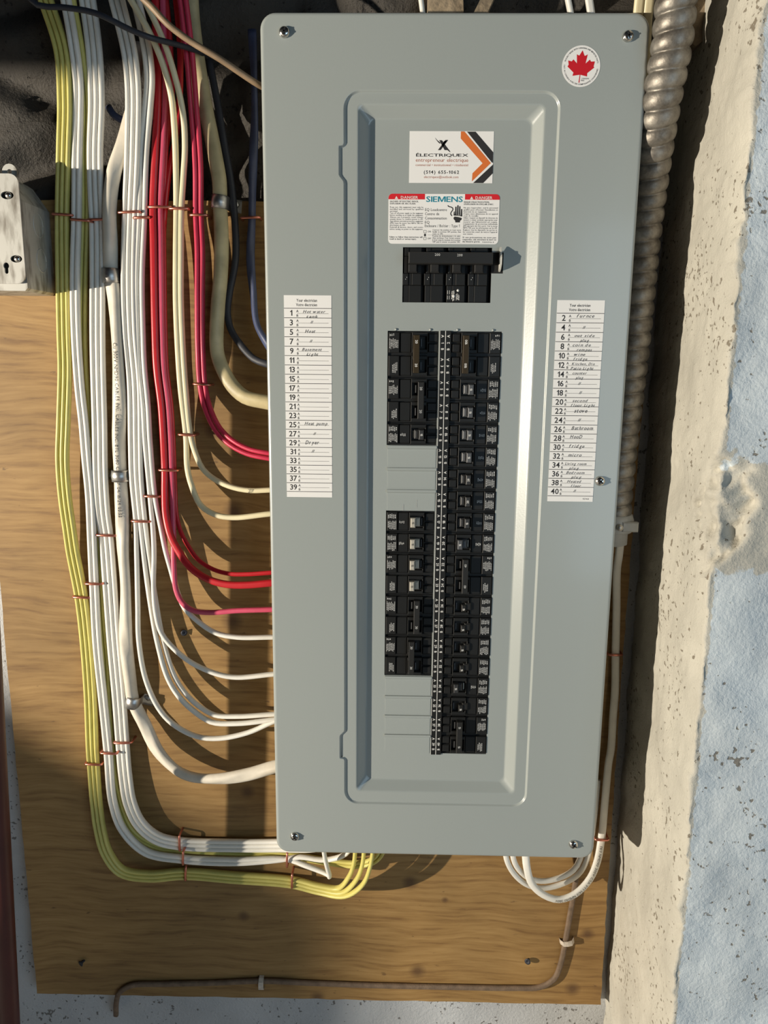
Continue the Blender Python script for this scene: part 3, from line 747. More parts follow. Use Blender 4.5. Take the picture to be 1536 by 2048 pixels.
def breaker(slot, poles, hmat, hpos, amps, style, hlabel):
    left = slot % 2 == 1; rown = (slot - 1) // 2
    if left:
        span = XLi - .0002 - XL
        def fx(u): return XL + .0004 + u
    else:
        span = XR - XRi - .0004
        def fx(u): return XR - .0004 - u
    zt = row_z(rown) - .0003; zb = row_z(rown + poles) + .0003
    if poles == 1: lab = f'black single-pole breaker with {hlabel} beside number {NUMW[slot]} on the strip'
    else: lab = f'black double-pole breaker with {hlabel} beside numbers {NUMW[slot]} and {NUMW[slot + 2]}'
    t = thing('circuit_breaker', (fx(span / 2), YF + .02, zb), lab, 'circuit breaker', 'circuit breakers in the grey panel')
    b = MB()
    def bx(u0, u1, y0, y1, z0, z1, c=0): xa, xb = sorted((fx(u0), fx(u1))); b.box(xa, xb, y0, y1, z0, z1, c)
    yb = YF + .030
    bx(0, span, YF + .0022, yb, zb, zt)                          # backing body
    labs, details, hb = [], MB(), []
    for p in range(poles):
        z1 = zt - p * ROW - .0012; z0 = z1 - ROW + .0030; zc = (z0 + z1) / 2
        bx(.0008, .0128, YF - .0016, YF + .004, z0, z1, .0007)    # label block, outer end
        bx(.0132, .0262, YF - .0004, YF + .004, z0 + .0003, z1 - .0003, .0010)
        # frame round the handle recess
        bx(.0264, .0440, YF - .0022, YF + .004, z1 - .0042, z1, .0006); bx(.0264, .0440, YF - .0022, YF + .004, z0, z0 + .0042, .0006)
        bx(.0264, .0276, YF - .0022, YF + .004, z0, z1, .0005); bx(.0428, .0440, YF - .0022, YF + .004, z0, z1, .0005)
        bx(.0444, span - .0004, YF - .0004, YF + .004, zc + .0006, z1 - .0008, .0012); bx(.0444, span - .0004, YF - .0004, YF + .004, z0 + .0008, zc - .0006, .0012)
        labs.append((z0, z1, zc))
    part('body', b, 'black', t)
    # print
    b = MB()
    for i, (z0, z1, zc) in enumerate(labs):
        if poles == 1:
            scribble(b, fx, z0 + .0016, zc + .0012, .0020, .0122, YF - .00168, 6, slot * 7); scribble(b, fx, zc + .0030, z1 - .0018, .0020, .0118, YF - .00168, 5, slot * 7 + 3)
            if style != 'tall': scribble(b, fx, zc - .0026, zc + .0012, .0150, .0215, YF - .00048, 4, slot * 7 + 5)
        else:
            if i == 0: scribble(b, fx, z0 + .0040, z1 - .0062, .0016, .0118, YF - .00168, 8, slot * 7); scribble(b, fx, z1 - .0042, z1 - .0014, .0020, .0075, YF - .00168, 3, slot)
            else: scribble(b, fx, z0 + .0030, zc + .0040, .0050, .0112, YF - .00168, 4, slot * 7 + 1)
    part('printed_label', b, 'greyink', t)
    # handles
    lo_, hi_ = .0280, .0424
    if style in ('tie',):
        u = lo_ + (hi_ - lo_ - .0066) * hpos
        b = MB(); xa, xb = sorted((fx(u), fx(u + .0068))); b.box(xa, xb, YF - .0095, YF - .0012, labs[-1][0] + .0035, labs[0][1] - .0030, .0007)
        for z0, z1, zc in labs: b.box(xa + .0008, xb - .0008, YF - .002, YF + .003, zc - .0048, zc + .0048)
        h = part('tie_handle', b, hmat, t, hlabel)
        s = -90 if left else 90
        for z0, z1, zc in labs:
            b = MB(); text(b, amps, (xa + xb) / 2 + (-.0013 if left else .0013), zc + .0008, .0038, YF - .00958, 'b', 'C', ang=s, track=.05)
            part('amp_rating', b, 'whiteink' if hmat == 'brownbar' else 'greyink', h)
        e = u + .0082 if hpos < .5 else u - .0030
        for z0, z1, zc in labs:
            b = MB(); xa2, xb2 = sorted((fx(e), fx(e + .0012))); b.box(xa2, xb2, YF - .0008, YF + .002, zc - .0042, zc + .0042)
            part('status_flag', b, 'hgrey', t)
    else:
        for z0, z1, zc in labs:
            u = lo_ + (hi_ - lo_ - .0058) * hpos; b = MB()
            if style == 'tall':                                   # slim dark rocker with a fin
                xa, xb = sorted((fx(u), fx(u + .0052))); b.box(xa, xb, YF - .0048, YF + .002, zc - .0060, zc + .0028, .0012)
                xa, xb = sorted((fx(u - .006), fx(u + .001))); b.box(xa, xb, YF - .0030, YF + .002, zc - .0046, zc + .0046, .0014)
                tx = u + .0026; tz = zc - .0030
            else:
                xa, xb = sorted((fx(u), fx(u + .0056))); b.box(xa, xb, YF - .0088, YF + .002, zc - .0056, zc + .0056, .0010)
                d = -.0052 if hpos > .5 else .0052
                xa, xb = sorted((fx(u + d), fx(u + d + .0056))); b.box(xa, xb, YF - .0034, YF + .002, zc - .0052, zc + .0052, .0016)
                tx = u + .0030; tz = zc
            h = part('handle', b, hmat, t, hlabel)
            b = MB(); xx = fx(tx); yy = YF - (.0049 if style == 'tall' else .0089)
            text(b, amps, xx + (-.0012 if left else .0012), tz, .0034, yy, 'b', 'C', ang=-90 if left else 90, track=.05)
            part('amp_rating', b, 'ink' if hmat == 'hwhite' else 'whiteink', h)
            b = MB(); e = lo_ + .0012 if hpos > .5 else hi_ - .0018
            xa, xb = sorted((fx(e), fx(e + .0010))); b.box(xa, xb, YF + .0002, YF + .002, zc - .0040, zc + .0040)
            part('status_flag', b, 'hgrey' if hpos < .5 else 'hwhite', t)
    return t
for args in [(1, 2, 'brownbar', 0.0, '20', 'tie', 'brown tie bar'), (5, 2, 'black2', 0.75, '20', 'tie', 'black tie bar'), (9, 1, 'hdark', 0.9, '15', 'std', 'dark handle'),
             (17, 1, 'hwhite', 0.0, '15', 'std', 'pale handle'), (19, 1, 'hwhite', 0.0, '15', 'std', 'pale handle'), (21, 2, 'hwhite', 0.0, '15', 'std', 'two pale handles'),
             (25, 2, 'black2', 0.70, '30', 'tie', 'black tie bar'), (29, 2, 'black2', 0.0, '30', 'tie', 'black tie bar'),
             (2, 2, 'brownbar', 1.0, '100', 'tie', 'brown tie bar'), (6, 1, 'hgrey', 0.15, '15', 'std', 'grey handle'), (8, 1, 'hgrey', 0.15, '15', 'std', 'grey handle'),
             (10, 1, 'hgrey', 0.15, '15', 'std', 'grey handle'), (12, 1, 'hgrey', 0.15, '15', 'std', 'grey handle'), (14, 1, 'hdark', 0.15, '20', 'std', 'dark handle'),
             (16, 1, 'hdark', 0.15, '20', 'std', 'dark handle'), (18, 1, 'hdark', 0.15, '15', 'std', 'dark handle'), (20, 1, 'hgrey', 1.0, '15', 'std', 'grey handle'),
             (22, 2, 'black2', 0.15, '40', 'tie', 'black tie bar'), (26, 1, 'black2', 0.25, '15', 'tall', 'dark rocker'), (28, 1, 'black2', 0.25, '15', 'tall', 'dark rocker'),
             (30, 1, 'black2', 0.25, '15', 'tall', 'dark rocker'), (32, 1, 'black2', 0.25, '15', 'tall', 'dark rocker'), (34, 1, 'hdark', 1.0, '15', 'std', 'dark handle'),
             (36, 1, 'black2', 0.25, '15', 'tall', 'dark rocker'), (38, 2, 'black2', 0.30, '15', 'tie', 'black tie bar')]:
    breaker(*args)

def main_breaker():
    x0, x1, z0, z1 = -0.0483, 0.0469, 0.6690, 0.7258
    t = thing('main_breaker', (0, YF + .02, z0), 'wide black main breaker with one long handle under the warning label', 'circuit breaker')
    b = MB(); b.box(x0, x1, YF + .006, YF + .03, z0, z1); part('base', b, 'hole', t)
    pw = (x1 - x0) / 4
    for i in range(4):
        b = MB(); a = x0 + i * pw + .0012; e = a + pw - .0052
        yf = YF + .0008
        b.box(a - .001, a + .0050, yf, YF + .008, z0, z0 + .0175, .0004); b.box(a + .0052, e, yf, YF + .008, z0, z0 + .0175, .0004)
        b.box(a - .002, a + .0045, yf - .0012, YF + .008, z0 + .0177, z0 + .0300, .0005)
        b.box(a + .0047, a + .0082, yf - .0004, YF + .008, z0 + .0177, z0 + .0300, .0003)
        b.box(a + .0084, e, yf - .0014, YF + .008, z0 + .0177, z0 + .0300, .0005)
        b.box(a, a + .0038, yf, YF + .008, z0 + .0302, z0 + .0480, .0004); b.box(e - .0042, e, yf, YF + .008, z0 + .0302, z0 + .0480, .0004)
        b.box(a, e, yf, YF + .008, z0 + .0482, z1, .0005); b.box(a + .0038, a + .0046, yf - .0006, YF + .008, z0 + .0482, z1)
        pole = part('pole', b, 'black', t)
        b = MB()
        for sx, sz in ((.0012, .0235), (.0024, .0255)): bar(b, a + sx, a + sx + .0007, z0 + sz, z0 + sz + .0008, yf - .00125)
        part('rivet_mark', b, 'greyink', pole)
        b = MB(); b.box(a + .0042, e - .0046, YF - .0060, YF + .006, z0 + .0305, z0 + .0440, .0012); part('toggle', b, 'hole', pole)
    b = MB(); b.box(x0 + .0055, x1 + .0002, YF - .0150, YF - .0020, z0 + .0385, z0 + .0505, .0010); h = part('handle_bar', b, 'black2', t)
    b = MB(); text(b, '200', x0 + .0362, z0 + .0465, .0036, YF - .01506, 'b', 'C'); text(b, '200', x0 + .0600, z0 + .0462, .0036, YF - .01506, 'b', 'C'); part('amp_rating', b, 'greyink', h)
    b = MB(); a = x0 + 2 * pw
    def fz(u): return a + u
    scribble(b, fz, z0 + .0012, z0 + .0140, .0056, .0090, YF + .0007, 3, 5); scribble(b, fz, z0 + .0012, z0 + .0095, .0105, .0145, YF + .0007, 4, 9)
    b.lathe((a + .0125, z0 + .0125), [(.0001, YF + .0007), (.0014, YF + .0007), (.0014, YF + .0008)], 14); b.lathe((a + .0080, z0 + .0065), [(.0001, YF + .0006), (.0016, YF + .0006), (.0016, YF + .0008)], 14)
    for q in (.0050, .0105): bar(b, a + .0010, a + .0014, z0 + q - .002, z0 + q + .002, YF + .0007); bar(b, a + .0030, a + .0034, z0 + q - .002, z0 + q + .002, YF + .0007)
    part('printed_label', b, 'whiteink', t)
    # lock-out tab beside the handle
    b = MB(); b.box(0.0472, 0.0600, YF + .001, YF + .03, 0.6992, 0.7218); part('tab_pocket', b, 'hole', t)
    b = MB(); P = [(YF + .004, .700), (YF - .0045, .7035), (YF - .0105, .7080), (YF - .0112, .7150), (YF - .0075, .7215), (YF - .004, .7265), (YF - .002, .7210), (YF + .004, .7190)]
    hole = [(-.0035 + .0022 * math.cos(2 * math.pi * k / 12) + YF - .003, .7125 + .0032 * math.sin(2 * math.pi * k / 12)) for k in range(12)]
    # plate standing on edge: outline in (y, z), thickness in x
    tr = tessellate_polygon([[Vector((p[0], p[1], 0)) for p in P], [Vector((p[0], p[1], 0)) for p in hole]]); fl = P + hole
    for xx in (.0552, .0572): b.add([(xx, p[0], p[1]) for p in fl], [tuple(q) for q in tr])
    for lp in (P, hole):
        n = len(lp); b.add([(.0552, p[0], p[1]) for p in lp] + [(.0572, p[0], p[1]) for p in lp], [(i, (i + 1) % n, n + (i + 1) % n, n + i) for i in range(n)])
    part('lockout_tab', b, 'tabwhite', t, 'white metal lock-out tab')
main_breaker()

# ================================================================== CABLES
def spline(P, step=0.006):
    P = [Vector(p) for p in P]; out = []
    for i in range(len(P) - 1):
        p0 = P[max(i - 1, 0)]; p1 = P[i]; p2 = P[i + 1]; p3 = P[min(i + 2, len(P) - 1)]
        d01 = max((p1 - p0).length, 1e-6) ** .5; d12 = max((p2 - p1).length, 1e-6) ** .5; d23 = max((p3 - p2).length, 1e-6) ** .5
        n = max(2, int((p2 - p1).length / step))
        m1 = (p2 - p1) if i == 0 else ((p1 - p0) / d01 - (p2 - p0) / (d01 + d12) + (p2 - p1) / d12) * d12
        m2 = (p2 - p1) if i == len(P) - 2 else ((p2 - p1) / d12 - (p3 - p1) / (d12 + d23) + (p3 - p2) / d23) * d12
        for k in range(n):
            t = k / n; a = t * t; b = a * t
            out.append(p1 * (2 * b - 3 * a + 1) + m1 * (b - 2 * a + t) + p2 * (3 * a - 2 * b) + m2 * (b - a))
    out.append(P[-1]); return out
def frames(C):
    """tangent, lateral (in the wall plane), normal (towards the room) along a centreline"""
    Fr = []
    lat = None
    for i, p in enumerate(C):
        t = (C[min(i + 1, len(C) - 1)] - C[max(i - 1, 0)]).normalized()
        l = Vector((0, -1, 0)).cross(t)
        if l.length < 0.15: l = lat if lat is not None else Vector((1, 0, 0))
        l = l.normalized()
        if lat is not None and l.dot(lat) < 0: l = -l
        lat = l; Fr.append((t, l, l.cross(t).normalized() if l.cross(t).y < 0 else t.cross(l).normalized()))
    return Fr
def pix(P): return [onY(u, v, Y) for u, v, Y in P]
PATHS = {}
def cable(P, mat, label, group, lat=0.0, dep=0.0, rx=2.9, ry=4.6, groove=0.0, twist=None, name='flat_cable', cat='cable', n=14, fade=None, wob=0.0, seed=0, end=None, key=None):
    """a sheathed cable swept along picture points P=(u, v, depth); LAT, DEP, RX, RY in mm"""
    W3 = pix(P)
    if end:                                   # run on level into the side of the enclosure
        a, b = W3[-2], W3[-1]; k = (-0.1875 - b.x) / max(1e-4, b.x - a.x)
        W3 = W3 + [Vector((-0.1875, b.y, b.z + (b.z - a.z) * k * 0.8))]
    C = spline(W3); Fr = frames(C); L = []; s = 0
    for i, p in enumerate(C):
        t, l, nn = Fr[i]
        if i: s += (p - C[i - 1]).length
        a = twist(s) if twist else 0.0
        wl = wob * .3 * noise.noise((s * 9 + seed * 3.7, seed, 1.0)); wd = wob * .3 * noise.noise((s * 9 + seed * 3.7, seed, 7.0))
        c = p + l * ((lat + wl) * mm) + nn * ((dep + wd) * mm)
        ca, sa = math.cos(a), math.sin(a); ring = []
        for k in range(n):
            th = 2 * math.pi * k / n; x = math.cos(th); z = math.sin(th)
            xx = rx * math.copysign(abs(x) ** .85, x); zz = ry * math.copysign(abs(z) ** .85, z)
            if groove:
                zz *= 1 - groove * math.exp(-(x / .30) ** 2)
            ring.append(c + (l * (xx * ca - zz * sa) + nn * (xx * sa + zz * ca)) * mm)
        L.append(ring)
    mb = MB(); mb.loops(L)
    o = solo(name, mb, mat, label, cat, group)
    if key: PATHS[key] = (C, Fr, o, (rx, ry, twist), dep)
    return o
def cable_print(key, s, start, size, mat, flip=1, name='printed_marking', track=.11):
    """lettering along the room side of a cable"""
    C, Fr, o, (rx_, ry_, tw_), dep = PATHS[key]
    S = [0]
    for a, b in zip(C, C[1:]): S.append(S[-1] + (b - a).length)
    def at(q):
        i = max(j for j in range(len(S)) if S[j] <= q) if q > 0 else 0
        i = min(i, len(C) - 2); f = (q - S[i]) / max(1e-9, S[i + 1] - S[i])
        return C[i].lerp(C[i + 1], f), Fr[i][0], Fr[i][1], Fr[i][2]
    g, wd = layout(s, 'r', track); b = MB()
    for (v, f, w_), gx in g:
        q = start + (gx + w_ / 2) * size * flip if flip > 0 else start - (gx + w_ / 2) * size
        p, t, l, nn = at(q); an = tw_(q) if tw_ else 0.0; ry = math.hypot(rx_ * math.sin(an), ry_ * math.cos(an)) + .15
        b.add([p + t * ((x - w_ / 2) * size * flip) + l * (flip * (z - .35) * size * (1 if l.cross(t).dot(nn) < 0 else -1)) + nn * ((ry + dep + .25) * mm) for x, z in v], f)
    return part(name, b, mat, o)
def box_in(z, y=0.060): return [(-0.1875, y, z)]

# --- yellow bundle that runs down beside the junction box and turns under the panel
YA = [(80, -40, .070), (92, 0, .070), (123, 100, .070), (130, 200, .075), (128, 300, .082), (125, 428, .094), (126, 555, .092), (128, 665, .090), (130, 736, .088), (127, 846, .086), (125, 919, .086),
      (130, 992, .088), (140, 1065, .091), (145, 1100, .093), (163, 1195, .0965), (173, 1282, .096), (181, 1392, .095), (185, 1500, .096), (187, 1528, .0965), (193, 1606, .094), (200, 1658, .091),
      (214, 1706, .089), (243, 1742, .089), (300, 1752, .091), (367, 1747, .0955), (470, 1755, .093), (583, 1764, .0955), (640, 1778, .085)]
ya_end = [[(687, 1785, .066), (718, 1765, .054), (731, 1735, .048), (737, 1700, .046), (739, 1665, .046)],
          [(684, 1784, .072), (712, 1760, .060), (724, 1732, .055), (728, 1700, .052), (729, 1665, .052)],
          [(680, 1782, .078), (706, 1755, .066), (716, 1728, .060), (719, 1700, .056), (720, 1665, .056)]]
for k, la in enumerate((-5.7, 0, 5.7)):
    cable(YA + ya_end[k], 'yellow', 'yellow flat cable in the bundle of three beside the metal junction box', 'yellow cables beside the junction box', la, 0.3 * k, 2.75, 4.8, wob=.5, seed=k)
# --- yellow pair hidden behind the next white pair
YB = [(135, -40, .066), (142, 0, .068), (160, 100, .074), (172, 200, .082), (171, 300, .090), (171, 430, .0985), (167, 560, .1005), (166, 665, .1005), (168, 736, .100), (174, 810, .100), (180, 880, .100), (186, 1000, .100),
      (193, 1070, .100), (198, 1150, .1005), (205, 1250, .1005), (211, 1320, .1005), (216, 1420, .1005), (222, 1500, .1005), (232, 1580, .1005), (262, 1660, .100), (310, 1692, .100), (370, 1699, .1005),
      (470, 1704, .100), (575, 1710, .100), (650, 1722, .098), (712, 1729, .090), (745, 1722, .080), (762, 1704, .070), (768, 1670, .062)]
for k, la in enumerate((-2.8, 2.8)):
    cable(YB, 'yellow', 'yellow flat cable tucked behind the pair of white cables', 'yellow cables behind white pair', la, 0, 2.6, 3.8, wob=.4, seed=10 + k)
# --- first white pair
W1 = [(125, -40, .060), (132, 0, .062), (146, 80, .066), (156, 160, .074), (156, 240, .080), (154, 310, .084), (153, 428, .0905), (150, 555, .088), (152, 665, .087), (159, 773, .087), (167, 846, .087), (173, 919, .088), (180, 992, .089), (184, 1080, .090),
      (188, 1168, .0915), (194, 1282, .090), (205, 1392, .090), (216, 1500, .0915), (226, 1606, .090), (246, 1660, .088), (292, 1704, .088), (365, 1718, .090), (469, 1723, .089), (573, 1722, .090)]
cable(W1 + [(611, 1735, .082), (646, 1748, .076), (660, 1754, .072), (664, 1752, .066), (660, 1738, .062), (654, 1713, .058), (650, 1680, .056)], 'white', 'white flat cable folded into a sharp loop under the panel corner', None, 3.0, 0, 2.9, 4.4, wob=.3, seed=20)
cable(W1[:-1] + [(560, 1716, .090), (600, 1710, .088), (650, 1716, .082), (690, 1704, .072), (705, 1675, .064)], 'white', 'white flat cable curving up under the panel between the yellow cables', None, -2.9, 0, 2.9, 4.4, wob=.3, seed=21)
# --- second white bundle of three
W2 = [(168, -40, .070), (175, 0, .072), (188, 100, .076), (193, 200, .080), (190, 300, .086), (191, 373, .091), (194, 439, .0945), (195, 555, .092), (195, 665, .090), (196, 736, .089), (199, 846, .089), (201, 955, .090), (206, 1028, .092), (212, 1071, .0945),
      (220, 1173, .092), (228, 1282, .091), (238, 1392, .092), (245, 1486, .0945), (251, 1554, .093), (260, 1606, .091), (280, 1648, .090), (314, 1676, .090), (359, 1687, .0945), (469, 1691, .093), (552, 1691, .090), (640, 1688, .076)]
for k, la in enumerate((-6.2, 0, 6.2)):
    cable(W2 + [(662 + 14 * k, 1664, .066)], 'white', 'white flat cable in the bundle of three turning under the panel corner', 'white cables turning under the panel', la, 0, 3.0, 4.4, wob=.4, seed=30 + k)
# --- thick twisted white cable
TW = [(276, 90, .110), (268, 180, .100), (258, 240, .092), (246, 290, .088), (230, 336, .088), (223, 373, .088), (219, 428, .088), (221, 480, .090), (222, 545, .0925), (228, 592, .090), (233, 665, .088), (236, 720, .087), (239, 810, .088), (238, 882, .090), (241, 951, .0930),
      (244, 1030, .091), (246, 1100, .090), (251, 1173, .089), (252, 1282, .089), (260, 1355, .091), (267, 1402, .0930), (289, 1448, .089), (316, 1502, .082), (352, 1539, .074), (385, 1554, .068), (443, 1557, .062), (495, 1549, .059), (547, 1534, .057)]
cable(TW, 'oldwhite', 'thick twisted off-white cable held by three metal straps', None, 0, 0, 8.4, 6.6, twist=lambda s: 1.15 * math.sin(s * 21 + 0.6), end=True, key='tw', name='thick_cable', n=20, groove=.06)
# --- third white bundle
W3 = [(224, -40, .060), (234, 0, .062), (258, 100, .066), (266, 170, .072), (265, 300, .082), (260, 424, .0935), (257, 555, .090), (260, 665, .088), (269, 773, .088), (271, 882, .089), (273, 955, .091), (281, 1043, .0945)]
cable(W3 + [(283, 1110, .091), (285, 1209, .087), (287, 1282, .084), (300, 1355, .078), (324, 1410, .072), (350, 1440, .068), (394, 1464, .063), (437, 1468, .060), (492, 1457, .058), (543, 1435, .056)], 'white',
      'white flat cable hanging lowest in a wide curve into the panel side', None, -6.1, 0, 2.9, 4.4, end=True, wob=.4, seed=40)
cable(W3 + [(290, 1130, .093), (301, 1209, .090), (314, 1282, .086), (335, 1355, .079), (357, 1392, .074), (386, 1421, .069), (423, 1444, .064), (474, 1447, .060), (543, 1440, .057)], 'white',
      'white flat cable in a curve that meets the lowest white cable', None, 0, 0, 2.9, 4.4, end=True, wob=.4, seed=41)
cable(W3 + [(292, 1130, .096), (304, 1209, .093), (318, 1282, .090), (341, 1355, .084), (363, 1390, .080), (392, 1418, .074), (428, 1438, .069), (478, 1441, .065), (543, 1437, .062)], 'white',
      'white flat cable behind the lowest two white cables', None, 6.1, 0.6, 2.8, 4.2, end=True, wob=.4, seed=42)
# --- fourth white pair
W4 = [(262, -40, .070), (272, 0, .070), (290, 80, .072), (299, 150, .076), (295, 220, .080), (288, 300, .086), (284, 435, .0945), (279, 555, .091), (281, 665, .089), (284, 736, .088), (291, 810, .088), (295, 882, .089), (305, 992, .0945)]
cable(W4 + [(311, 1060, .091), (313, 1110, .088), (312, 1173, .084), (317, 1228, .080), (327, 1264, .077), (350, 1293, .073), (386, 1322, .069), (437, 1344, .065), (474, 1350, .063), (543, 1344, .060)], 'white',
      'white flat cable curving into the panel side below the black screw', None, -3.1, 0, 2.9, 4.4, end=True, wob=.4, seed=50)
cable(W4 + [(318, 1060, .092), (326, 1100, .089), (337, 1140, .086), (348, 1178, .083), (365, 1218, .079), (394, 1247, .074), (430, 1270, .069), (474, 1279, .065), (543, 1279, .062)], 'white',
      'white flat cable curving into the panel just under the rose cable', None, 3.1, 0, 2.9, 4.4, end=True, wob=.4, seed=51)
# --- red bundle
RA = [(318, -40, .085), (320, 0, .085), (322, 80, .086), (325, 150, .087), (325, 200, .088), (320, 300, .090), (315, 414, .0935), (316, 480, .091), (317, 555, .089), (319, 665, .088), (322, 736, .088), (331, 810, .089), (335, 870, .091), (338, 941, .0945)]
cable(RA + [(338, 990, .091), (340, 1030, .086), (350, 1072, .080), (365, 1100, .076), (386, 1129, .072), (419, 1151, .067), (456, 1161, .063), (492, 1162, .060), (540, 1158, .057)], 'red',
      'bright red flat cable curving into the panel side', None, -5.2, 0, 4.4, 4.6, groove=.2, end=True, wob=.3, seed=60)
cable(RA + [(340, 1000, .092), (342, 1065, .088), (343, 1136, .083), (347, 1180, .079), (360, 1208, .076), (383, 1225, .073), (419, 1230, .069), (474, 1226, .065), (540, 1224, .061)], 'rose',
      'rose coloured flat cable, the lowest of the red bundle', None, 2.6, -2.0, 3.2, 4.2, groove=.2, end=True, wob=.3, seed=61)
cable(RA + [(340, 990, .097), (342, 1030, .093), (352, 1070, .088), (367, 1098, .084), (388, 1127, .080), (420, 1148, .075), (456, 1158, .071), (492, 1159, .068), (540, 1156, .065)], 'red',
      'dark red flat cable behind the bright red one', None, 5.0, -6.5, 2.8, 2.2, end=True, wob=.3, seed=62)
# --- cream pair
cable([(238, -40, .030), (262, 0, .036), (303, 73, .050), (328, 135, .062), (343, 193, .072), (349, 255, .080), (352, 328, .088), (353, 417, .0935), (352, 510, .090), (352, 600, .088), (356, 700, .087), (361, 773, .088), (372, 870, .0945),
       (375, 937, .090), (384, 973, .084), (401, 1010, .077), (430, 1029, .071), (467, 1035, .067), (536, 1028, .061)], 'cream', 'cream flat cable, lower of the cream pair entering the panel', None, 0, 0, 3.4, 4.8, groove=.15, end=True, wob=.3, seed=70, key='cr1')
cable([(264, -40, .030), (288, 0, .036), (328, 84, .052), (352, 160, .066), (366, 226, .076), (370, 292, .084), (367, 350, .090), (363, 417, .0935), (362, 510, .090), (362, 600, .088), (366, 700, .087), (371, 773, .088), (381, 870, .0945),
       (390, 904, .090), (405, 937, .083), (430, 959, .075), (467, 975, .069), (503, 981, .065), (536, 980, .062)], 'cream', 'cream flat cable, upper of the cream pair entering the panel', None, 0, 0, 3.2, 4.8, groove=.15, end=True, wob=.3, seed=71, key='cr2')
cable_print('cr2', '27', 1.035 - .42, .0062, 'ink', 1, 'pen_mark')
# --- pink-red pair and the dark crimson cable behind
PR = [(360, -40, .072), (366, 0, .074), (379, 110, .080), (388, 219, .086), (396, 328, .090), (397, 430, .0940), (400, 500, .091), (400, 600, .089), (401, 700, .090), (405, 769, .0940), (415, 815, .088), (436, 859, .080), (464, 886, .073), (497, 903, .067), (534, 911, .062)]
cable(PR, 'pink', 'pink-red flat cable, outer of the pair stapled beside the thick beige cable', None, 3.1, 0, 2.9, 4.4, end=True, wob=.3, seed=80)
cable(PR, 'pink', 'pink-red flat cable, inner of the pair stapled beside the thick beige cable', None, -3.1, .8, 2.9, 4.4, end=True, wob=.3, seed=81)
for k, (a, b_) in enumerate(((332, 350), (352, 366))):
    cable([(a - 6, -40, .092), (a, 0, .092), (a + 8, 90, .094), (b_ - 6, 180, .096), (b_ - 12, 260, .098), (b_ - 30, 360, .1005), (322 + 4 * k, 480, .1012), (322 + 4 * k, 600, .1012), (325 + 4 * k, 700, .1012), (331 + 4 * k, 820, .1012), (334 + 3 * k, 930, .1012)], 'red',
          'crimson flat cable in the shadow behind the red bundle', 'crimson cables in shadow', 0, 0, 3.4, 3.6, seed=85 + k)
# --- thick beige, black and blue old cables
cable([(380, -40, .106), (385, 40, .106), (394, 110, .104), (412, 219, .100), (430, 310, .094), (439, 365, .091), (440, 405, .0915), (443, 482, .088), (441, 555, .086), (436, 610, .085), (433, 690, .083), (436, 712, .082), (447, 742, .078), (466, 773, .073), (490, 794, .069), (530, 804, .065)], 'beige',
      'thick dirty beige cable clamped near the top of the board', None, 0, 0, 8.4, 7.6, name='thick_cable', end=True, n=20, twist=lambda s: .7 * math.sin(s * 14))
cable([(418, 120, .112), (428, 170, .110), (437, 219, .108), (449, 292, .104), (462, 365, .101), (470, 446, .098), (471, 519, .096), (458, 592, .095), (455, 625, .094), (461, 657, .091), (480, 688, .084), (508, 718, .074), (530, 727, .068)], 'navy',
      'black rubber cable curving behind the thick beige cable', None, 0, 0, 4.2, 4.2, name='round_cable', end=True)
cable([(504, 60, .112), (508, 150, .110), (509, 240, .106), (507, 300, .102), (505, 373, .098), (504, 435, .0965), (501, 519, .094), (507, 592, .090), (513, 646, .082), (530, 681, .072)], 'blue',
      'twisted dark blue cable entering the panel highest', None, 0, 0, 5.2, 3.6, twist=lambda s: 1.2 * math.sin(s * 24), end=True)
cable([(218, 215, .112), (226, 228, .104), (240, 238, .098), (262, 243, .094), (300, 246, .100), (330, 248, .110)], 'blue', 'short dark blue cable crossing behind the white cables at the top', None, 0, 0, 4.0, 3.6)
# --- thin wires crossing the top
def wire(P, r, mat, label):
    mb = MB(); mb.tube(spline(pix(P), .008), r, 8); solo('thin_wire', mb, mat, label, 'wire')
wire([(40, -30, .02), (75, 10, .02), (120, 14, .02), (190, 26, .02), (262, 60, .025), (300, 75, .03), (350, 88, .05), (400, 104, .09), (410, 112, .125)], .0030, 'navy', 'dark thin wire running across the top of the cables')
wire([(255, -30, .00), (300, 10, .00), (335, 48, .00), (380, 82, .005), (440, 118, .01), (490, 152, .02), (518, 170, .025), (560, 190, .05)], .0033, 'wirebrown', 'thin brown wire slanting down to the panel top corner')
# --- white cables above and beside the panel
cable([(1132, -40, .04), (1136, 0, .042), (1141, 25, .045), (1145, 60, .05)], 'white', 'narrow white cable dropping into the panel top beside the maple leaf sticker', None, 0, 0, 3.0, 4.4)
cable([(1176, -40, .04), (1178, 0, .042), (1182, 25, .045), (1184, 60, .05)], 'white', 'grooved white cable entering the panel top between a narrow cable and the wide pair', None, 0, 0, 4.0, 4.0, groove=.3)
for k, dx in enumerate((0, 19)):
    cable([(1282 + dx, -40, .012), (1279 + dx, 0, .016), (1275 + dx, 40, .022), (1273 + dx, 90, .03), (1270 + dx, 160, .04)], 'cream', 'wide pale cable between the panel corner and the metal conduit', 'pale cables beside the conduit', 0, 0, 5.2, 4.0, groove=.25, seed=k)
cable([(838, -40, .05), (842, 0, .052), (846, 30, .055)], 'white', 'lone white cable at the middle of the panel top edge', None, 0, 0, 2.8, 4.0)
